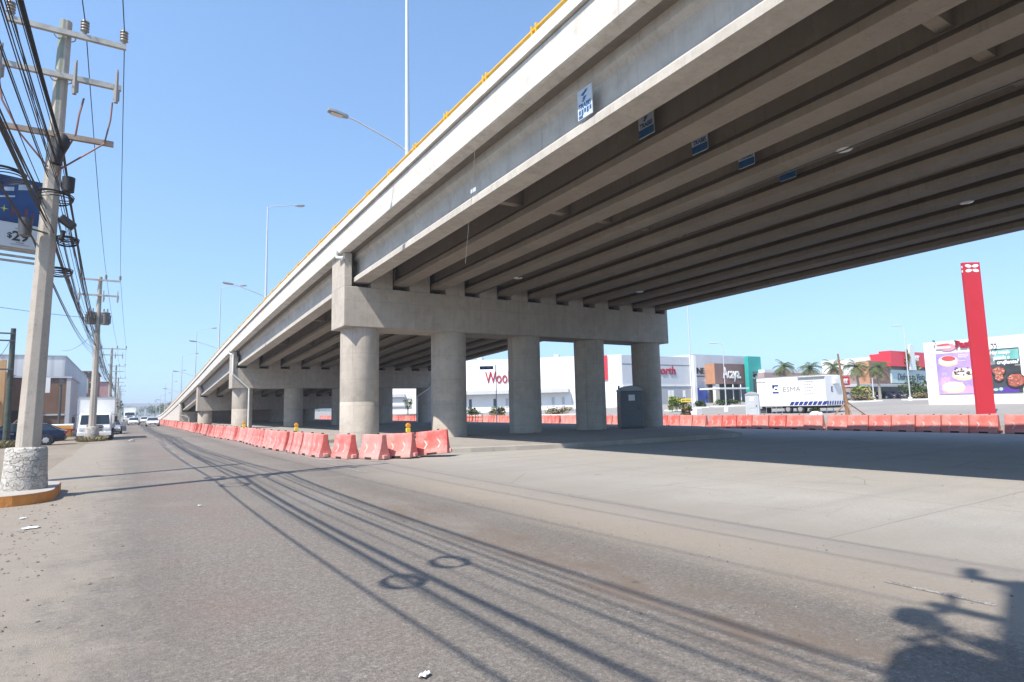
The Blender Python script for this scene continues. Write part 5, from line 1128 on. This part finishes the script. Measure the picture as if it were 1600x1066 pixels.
# red lettering panel behind the trailer
Yx = atD(1321, 600, 62).y; t = thing('shop_sign', 'small red shop sign with white letters beside the trailer end', 'sign', (gx_(1321, Yx), Yx, 0)); MB().box(gx_(1317, Yx), gx_(1328, Yx), Yx, Yx + .3, gz(1321, 602, Yx), gz(1321, 588, Yx)).build('panel', RED, t)
text('er', 1.0, (gx_(1318.5, Yx), Yx - .02, gz(1321, 599, Yx)), (1, 0, 0), WHITE, t, 'lettering', .02, gx_(1325.5, Yx) - gx_(1318.5, Yx), .03); MB().tube([(gx_(1323, Yx), Yx + .35, .8), (gx_(1323, Yx), Yx + .35, gz(1321, 590, Yx))], .1, 8).build('post', DKSTEEL, t)
# red pylon
x, y, z = gpt(1540, 41); t = thing('pylon_sign', 'tall red pylon sign with a white four-lobed emblem at its top', 'pylon', (x, y, z - .4)); rt = Vector((.843, -.538, 0)); dn = Vector((.538, .843, 0))
pw = 27.0 / FPX * 41 / 2; zt = atD(1515, 405, 41).z; bs = Vector((x, y, 0))
MB().obox(bs + Vector((0, 0, (zt + z - .4) / 2)), rt, (0, 0, 1), dn, pw, (zt - z + .4) / 2, .12).build('slab', M('pylon_red', (.52, .022, .034), .5, 0, .05, .6), t, bevel=.012)
ef = bs - dn * .128; cz = zt - .42; mb = MB()
for sx in (-1, 1):
    for sz in (-1, 1):
        pts = []
        for k in range(18):
            a = 2 * math.pi * k / 18; ex = .245 + .225 * math.cos(a); ez = .135 + .115 * math.sin(a); pts.append((sx * ex, sz * ez + ex * .12 * sz))
        mb.prism(pts, ef + Vector((0, 0, cz)), rt, (0, 0, 1), -dn, .01)
mb.build('emblem', WHITE, t)
mb = MB()
for dz in (-.18, .12): mb.obox(bs - rt * (pw + .005) + Vector((0, 0, cz + dz)), dn, (0, 0, 1), rt, .05, .08, .006)
mb.build('side_marks', WHITE, t)
# poster wall
XWL = 67.0
def wy(px, py=600): return atX(px, py, XWL).y
def wz(py, px=1500): return atX(px, py, XWL).z
t = thing('poster_wall', 'long white wall carrying two huge food posters at the right picture edge', 'building', (XWL, wy(1530), .9))
MB().box(XWL, XWL + 14, wy(1640), wy(1447.5, 590), .3, wz(536, 1447)).build('wall', M('poster_wall_white', (.80, .80, .78), .8, 0, .03, .4), t); MB().box(XWL + .3, XWL + 13, wy(1566), wy(1500), wz(536, 1447) + .01, wz(530, 1530)).build('parapet', OFFW, t)
MB().box(XWL + 2, XWL + 13, wy(1640), wy(1567), wz(536, 1447) + .01, wz(530, 1580)).build('parapet', OFFW, t)
fx_ = XWL - .06
def pbox(name, pxa, pya, pxb, pyb, mat, off=0.0, par=None):
    ya, yb = wy(pxb), wy(pxa); zb_, zt_ = wz(pyb, (pxa + pxb) / 2), wz(pya, (pxa + pxb) / 2); return MB().box(fx_ - .02 - off, XWL - .002 if off == 0 else fx_ - off, ya, yb, zb_, zt_).build(name, mat, par or t)
def pell(mb, px, py, rx, ry, off, n=20, jit=0, seed=0):
    rg = random.Random(seed); pts = []
    for k in range(n): a = 2 * math.pi * k / n; j = 1 + rg.uniform(-jit, jit); q = atX(px + rx * math.cos(a) * j, py + ry * math.sin(a) * j, XWL); pts.append((-(q.y), q.z))
    mb.prism(pts, (fx_ - off, 0, 0), (0, -1, 0), (0, 0, 1), (-1, 0, 0), .006); return mb
t1 = thing('cake_poster', 'lilac poster of three cakes on the white wall left of the pylon', 'poster', (XWL - .06, wy(1500), wz(580))); LIL = M('lilac_print', (.42, .30, .72), .6, 0, .25, .6); CREAM = M('cream_print', (.72, .56, .36), .6, 0, .2, 3); CWHITE = M('cake_white_print', (.78, .72, .66), .6, 0, .15, 4); CRED = M('berry_print', (.58, .08, .08), .6, 0, .4, 6); CDARK = M('chocolate_print', (.10, .045, .035), .6, 0, .5, 6); PINKP = M('magenta_print', (.68, .36, .78), .6, 0, .15, 1)
pbox('sheet', 1466.5, 550.5, 1530, 615.5, LIL, 0, t1); pbox('lower_band', 1472, 590, 1486, 604, PINKP, .008, t1); pbox('lower_band', 1474, 604.2, 1529, 615, PINKP, .008, t1)
for i, (px, py, rx, ry, kind) in enumerate(((1482, 563, 14.5, 8.5, 0), (1506, 583, 17, 10, 1), (1491, 604, 17.5, 9, 2))):
    pell(MB(), px, py + ry * .35, rx * 1.04, ry * .85, .03).build('cake_base', CREAM, t1); pell(MB(), px, py, rx, ry * .8, .037, 20, .04, i).build('cake_side', CWHITE, t1); 
    mb = MB(); 
    if kind == 0: pell(mb, px + .5, py - ry * .28, rx * .74, ry * .48, .044, 20, .05, i)
    else:
        rg = random.Random(i)
        for k in range(26 if kind == 1 else 12): pell(mb, px + rg.uniform(-.8, .8) * rx, py - ry * .2 + rg.uniform(-.6, .55) * ry, rg.uniform(1, 2.4), rg.uniform(.7, 1.5), .044 + k * .0004, 7, .3, k)
    mb.build('topping', (CRED, CDARK, CREAM)[kind], t1)
mb = MB(); rg = random.Random(9)
for (pxa, py, n) in ((1499, 555, 7), (1499, 558, 6), (1499, 564, 5), (1473, 583, 4), (1473, 586, 4), (1512, 602, 3)):
    for k in range(n): pell(mb, pxa + k * 2.2, py + rg.uniform(-.3, .3), .8, 1.0 if py < 560 else .5, .04, 6)
mb.build('faint_lettering', WHITE, t1)
pk = atX(1500, 544, XWL); text('Pasteles', .95, (fx_ - .06, wy(1500), wz(543.5, 1500)), (0, -1, 0), REDT, t, 'lettering', .04, wy(1500) - wy(1548), .05)
mb = MB(); pell(mb, 1480, 542.5, 14, 6, .03); mb.build('cake_sign', M('pink_sign', (.72, .30, .36), .5), t); pbox('cake_sign_band', 1468, 541, 1492, 545, M('pale_pink', (.78, .55, .56), .5), .045); pbox('cake_sign_top', 1470, 537.5, 1490, 539.5, CRED, .045)
t2 = thing('grill_poster', 'dark green and purple food poster on the white wall right of the pylon', 'poster', (XWL - .06, wy(1570), wz(580))); pbox('sheet', 1547, 544, 1598, 614, M('dark_print', (.045, .05, .055), .6, 0, .5, .8), 0, t2); pbox('green_band', 1548, 546, 1597.5, 562, M('teal_print', (.16, .42, .38), .6, 0, .3, .8), .008, t2); pbox('grey_band', 1548, 545.5, 1559, 570, M('print_grey', (.25, .27, .27), .6, 0, .6, 2), .0095, t2); pbox('purple_band', 1553, 605, 1592, 613.5, M('purple_print', (.10, .045, .30), .6), .008, t2)
for i, (px, py, rx, ry) in enumerate(((1561, 580, 10, 8), (1588, 594, 14, 12), (1562, 590, 7, 6))):
    pell(MB(), px, py + 1.5, rx * 1.15, ry * 1.05, .032 + i * .012).build('pan', BLACK, t2); pell(MB(), px, py, rx * .95, ry * .85, .036 + i * .012, 18, .1, i).build('meat', M('meat_print', (.34, .09, .06), .6, 0, .6, 4), t2)
    mb = MB(); rg = random.Random(i + 30)
    for k in range(14): pell(mb, px + rg.uniform(-.7, .7) * rx, py + rg.uniform(-.6, .6) * ry, rg.uniform(.8, 2), rg.uniform(.5, 1.3), .040 + i * .012 + k * .0003, 7, .3, k)
    mb.build('garnish', M('garnish_print', (.55, .28, .20), .6, 0, .5, 6), t2)
pell(MB(), 1557, 609, 4, 2.2, .04).build('green_badge', M('badge_green', (.35, .58, .38), .6), t2); pell(MB(), 1565, 608, 3.2, 2.6, .043).build('green_badge', M('badge_green'), t2)
for tx_, px, py, px2, sz in (('¿Hay antojo', 1550, 554, 1584, .45), ('pecado o', 1557, 562, 1583, .5), ('crujiente?', 1562, 569, 1597, .5)): text(tx_, sz, (fx_ - .055, wy(px), wz(py, px)), (0, -1, 0), WHITE, t2, 'lettering', .003, wy(px) - wy(px2), .02, shear=.2)
mb = MB()
for k in range(6): mb.box(fx_ - .045, fx_ - .04, wy(1590 + k * 1.4 + .8), wy(1590 + k * 1.4), wz(576), wz(575))
mb.build('faint_lettering', WHITE, t2)
for i, px in enumerate((1468, 1502, 1559, 1564)): tt = thing('flood_lamp', 'small dark flood lamp on the edge of the white poster wall', 'flood lamp', (XWL - .3, wy(px), wz(532, px)), 0, 'flood lamps on the poster wall'); q = wz(533 if px < 1550 else 538, px); MB().box(XWL - .45, XWL - .28, wy(px) - .07, wy(px) + .07, q - .05, q + .08).build('head', DKSTEEL, tt); MB().tube([(XWL - .3, wy(px), q), (XWL + .05, wy(px), q - .25)], .03, 6).build('bracket', DKSTEEL, tt)
x, y, z = gpt(1586, 57); t = thing('tree', 'small young tree with a thin stem before the dark food poster', 'tree', (x, y, z)); MB().tube([(0, 0, -.1), (.03, 0, 1.7)], [.05, .03], 6).build('trunk', BARK, t, world=False); foliage(MB(), (0, 0, 2.0), .8, .8, .5, 130, .2, 5, 4).build('crown', GREEN, t, world=False)
hedge(1570, 1610, 57.5, 'low clipped hedge at the foot of the young tree', 12, .45, GREEN)
# pale yellow mesh fence by the second column
t = thing('mesh_fence', 'pale yellow site fence between the second and third columns', 'fence', gpt(738, 56)); YP = M('pale_yellow_plastic', (.72, .52, .20), .6, 0, .15, 3)
for a in (-.9, -.3, .3, .9): MB().tube([rt * a, rt * a + Vector((0, 0, 1.1))], .03, 6).build('post', YP, t, world=False)
for z_ in (1.08, .75, .42): MB().tube([rt * -.95 + Vector((0, 0, z_)), rt * .95 + Vector((0, 0, z_))], .022, 6).build('rail', YP, t, world=False)
# white house and block wall seen under the far span
t = thing('white_house', 'white house with a grey lintel seen under the second span', 'house', tuple(atD(640, 640, 120))); q = atD(640, 620, 120); dn = Vector((.538, .843, 0))
def hb(name, pa, pb, ya, yb, o, th, mat): a = atD(pa, ya, 120); b = atD(pb, yb, 120); c = (a + b) / 2; L = (Vector((b.x, b.y, 0)) - Vector((a.x, a.y, 0))).length / 2; return MB().obox(c + dn * (o + th / 2), rt, (0, 0, 1), dn, L, abs(a.z - b.z) / 2, th / 2).build(name, mat, t)
hb('wall', 560, 700, 596, 645, 0, 8, OFFW); hb('lintel', 608, 633, 616.5, 620.5, -.6, .58, GREYW); hb('window', 604, 609, 617, 634, -.05, .04, DKSTEEL); hb('window', 611, 619, 622, 627, -.05, .04, GREYW); hb('ledge', 600, 642, 633.5, 635, -.5, .48, GREYW); hb('window', 670, 676, 613, 633, -.05, .04, GREYW)
x, y, z = gpt(637, 112); tree(x, y, z, 3.6, 1.1, 'small dark tree before the white house under the second span', 91, GREEN, None, 350)
# footbridge far down the road
t = thing('footbridge', 'far pale footbridge crossing the road on the horizon', 'footbridge', (10, 330, 0)); MB().box(-8, 42, 329, 331, 5.8, 7.2).build('deck', GREYW, t)
for xx in (-7, 7.5, 40): MB().box(xx - .4, xx + .4, 329.3, 330.7, 0, 5.79).build('pier', GREYW, t)
rg = random.Random(8); mb = MB()
for k in range(420):
    j = rg.randrange(5); a = rg.uniform(0, 6.28); q = .93 + abs(rg.gauss(0, .35)); r_ = abs(rg.gauss(0, .03)) + .012; yy = rg.choice((28.2, 28.2, 62.8)); xx, y2 = PX + 4.724 * (j if rg.random() < .4 else 0) + q * math.cos(a), yy + q * math.sin(a)
    o5 = [(r_ * rg.uniform(.7, 1.2) * math.cos(m_ * 1.2566), r_ * rg.uniform(.7, 1.2) * math.sin(m_ * 1.2566)) for m_ in range(5)]
    mb.loft([[(xx + p_, y2 + w_, .183) for p_, w_ in o5], [(xx + p_ * .5, y2 + w_ * .5, .187 + r_ * .8) for p_, w_ in o5]])
tag(mb.build('rubble', M('rubble_grey', (.26, .235, .205), .9, 0, .5, 9)), 'small rubble lying round the column feet', 'rubble', kind='stuff')
# litter, pebbles
rg = random.Random(21); mb = MB()
def pebble(x, y, z, r_):
    a = rg.uniform(0, 6.28); o = [(r_ * rg.uniform(.7, 1.2) * math.cos(a + k * 1.2566), r_ * rg.uniform(.7, 1.2) * math.sin(a + k * 1.2566)) for k in range(5)]
    mb.loft([[(x + p, y + q, z - .005) for p, q in o], [(x + p * .95, y + q * .95, z + r_ * .45) for p, q in o], [(x + p * .5, y + q * .5, z + r_ * .8) for p, q in o]])
for i in range(900):
    k = rg.random()
    if k < .35: x = rg.gauss(3.9, .45); y = rg.uniform(1.0, 11)
    elif k < .55: x = rg.gauss(5.4, .8); y = rg.uniform(1.0, 12)
    elif k < .85: x = rg.gauss(-.9, .55); y = rg.uniform(2.5, 26)
    else: x = rg.uniform(-6, 14); y = rg.uniform(1.5, 22)
    pebble(x, y, .008 if x > -1.2 else .0, abs(rg.gauss(.0, .0035)) + .0035)
for i in range(700):
    y = rg.uniform(2.2, 16); pebble(rg.gauss(-1.0 - .02 * y, .40), y, .0, abs(rg.gauss(0, .010)) + .005)
tag(mb.build('gravel', M('pebble_grey', (.16, .14, .12), .9, 0, .7, 12)), 'loose pebbles scattered over road and shoulder', 'gravel', kind='stuff')
def paper(x, y, s_, label, rz):
    bmv = MB(); n = 5
    vs = [(((i / n) - .5) * s_ * 1.6, ((j / n) - .5) * s_, .02 + .025 * noise.noise((i * .9, j * .9, s_ * 7))) for i in range(n + 1) for j in range(n + 1)]
    bmv.add(vs, [(i * (n + 1) + j, (i + 1) * (n + 1) + j, (i + 1) * (n + 1) + j + 1, i * (n + 1) + j + 1) for i in range(n) for j in range(n)]); o = bmv.build('paper_scrap', WHITE, smooth=80); o.location = (x, y, .005); o.rotation_euler = (0, 0, rz); m_ = o.modifiers.new('solid', 'SOLIDIFY'); m_.thickness = .002; tag(o, label, 'litter')
g = lambda px, py: (lambda d: Vector((0, 0, CAMH)) + d * (-CAMH / d.z))(ray(px, py))
p = g(48, 827); paper(p.x, p.y, .13, 'crumpled white paper scrap on the dirt below the orange kerb', .3)
p = g(36, 812); paper(p.x, p.y, .06, 'tiny white paper scrap just below the orange kerb', 1.0)
p = g(664, 1060); paper(p.x, p.y, .045, 'flat white scrap on the asphalt at the bottom edge', .5)
p = g(312, 792); paper(p.x, p.y, .035, 'small pale scrap on the asphalt between the pole shadows', .2)
for i, (px, py, s_) in enumerate(((8, 690, .35), (205, 690, .16))): p = g(px, py); o = MB().sphere((p.x, p.y, s_ * .25), s_, 7, 5, (1.2, .8, .6)).build('rock', C_POLE); tag(o, ('large rough stone at the left picture edge', 'small dark stone right of the second pole collar')[i], 'stone')

# ---------------------------------------------------------------- thin summer haze
hz = MB().box(-1600, 2000, -400, 2200, -1.6, 48).build('haze', M('haze_dummy', (1, 1, 1))); hz.data.materials.clear()
hm = bpy.data.materials.new('haze_air'); hm.use_nodes = True; hm.node_tree.nodes.clear(); ho = hm.node_tree.nodes.new('ShaderNodeOutputMaterial'); hv = hm.node_tree.nodes.new('ShaderNodeVolumePrincipled')
hv.inputs['Color'].default_value = (.86, .92, 1, 1); hv.inputs['Density'].default_value = .0007; hv.inputs['Anisotropy'].default_value = .2; hm.node_tree.links.new(hv.outputs[0], ho.inputs['Volume']); hz.data.materials.append(hm); hz['kind'] = 'stuff'; hz['label'] = 'thin pale summer haze over the road'
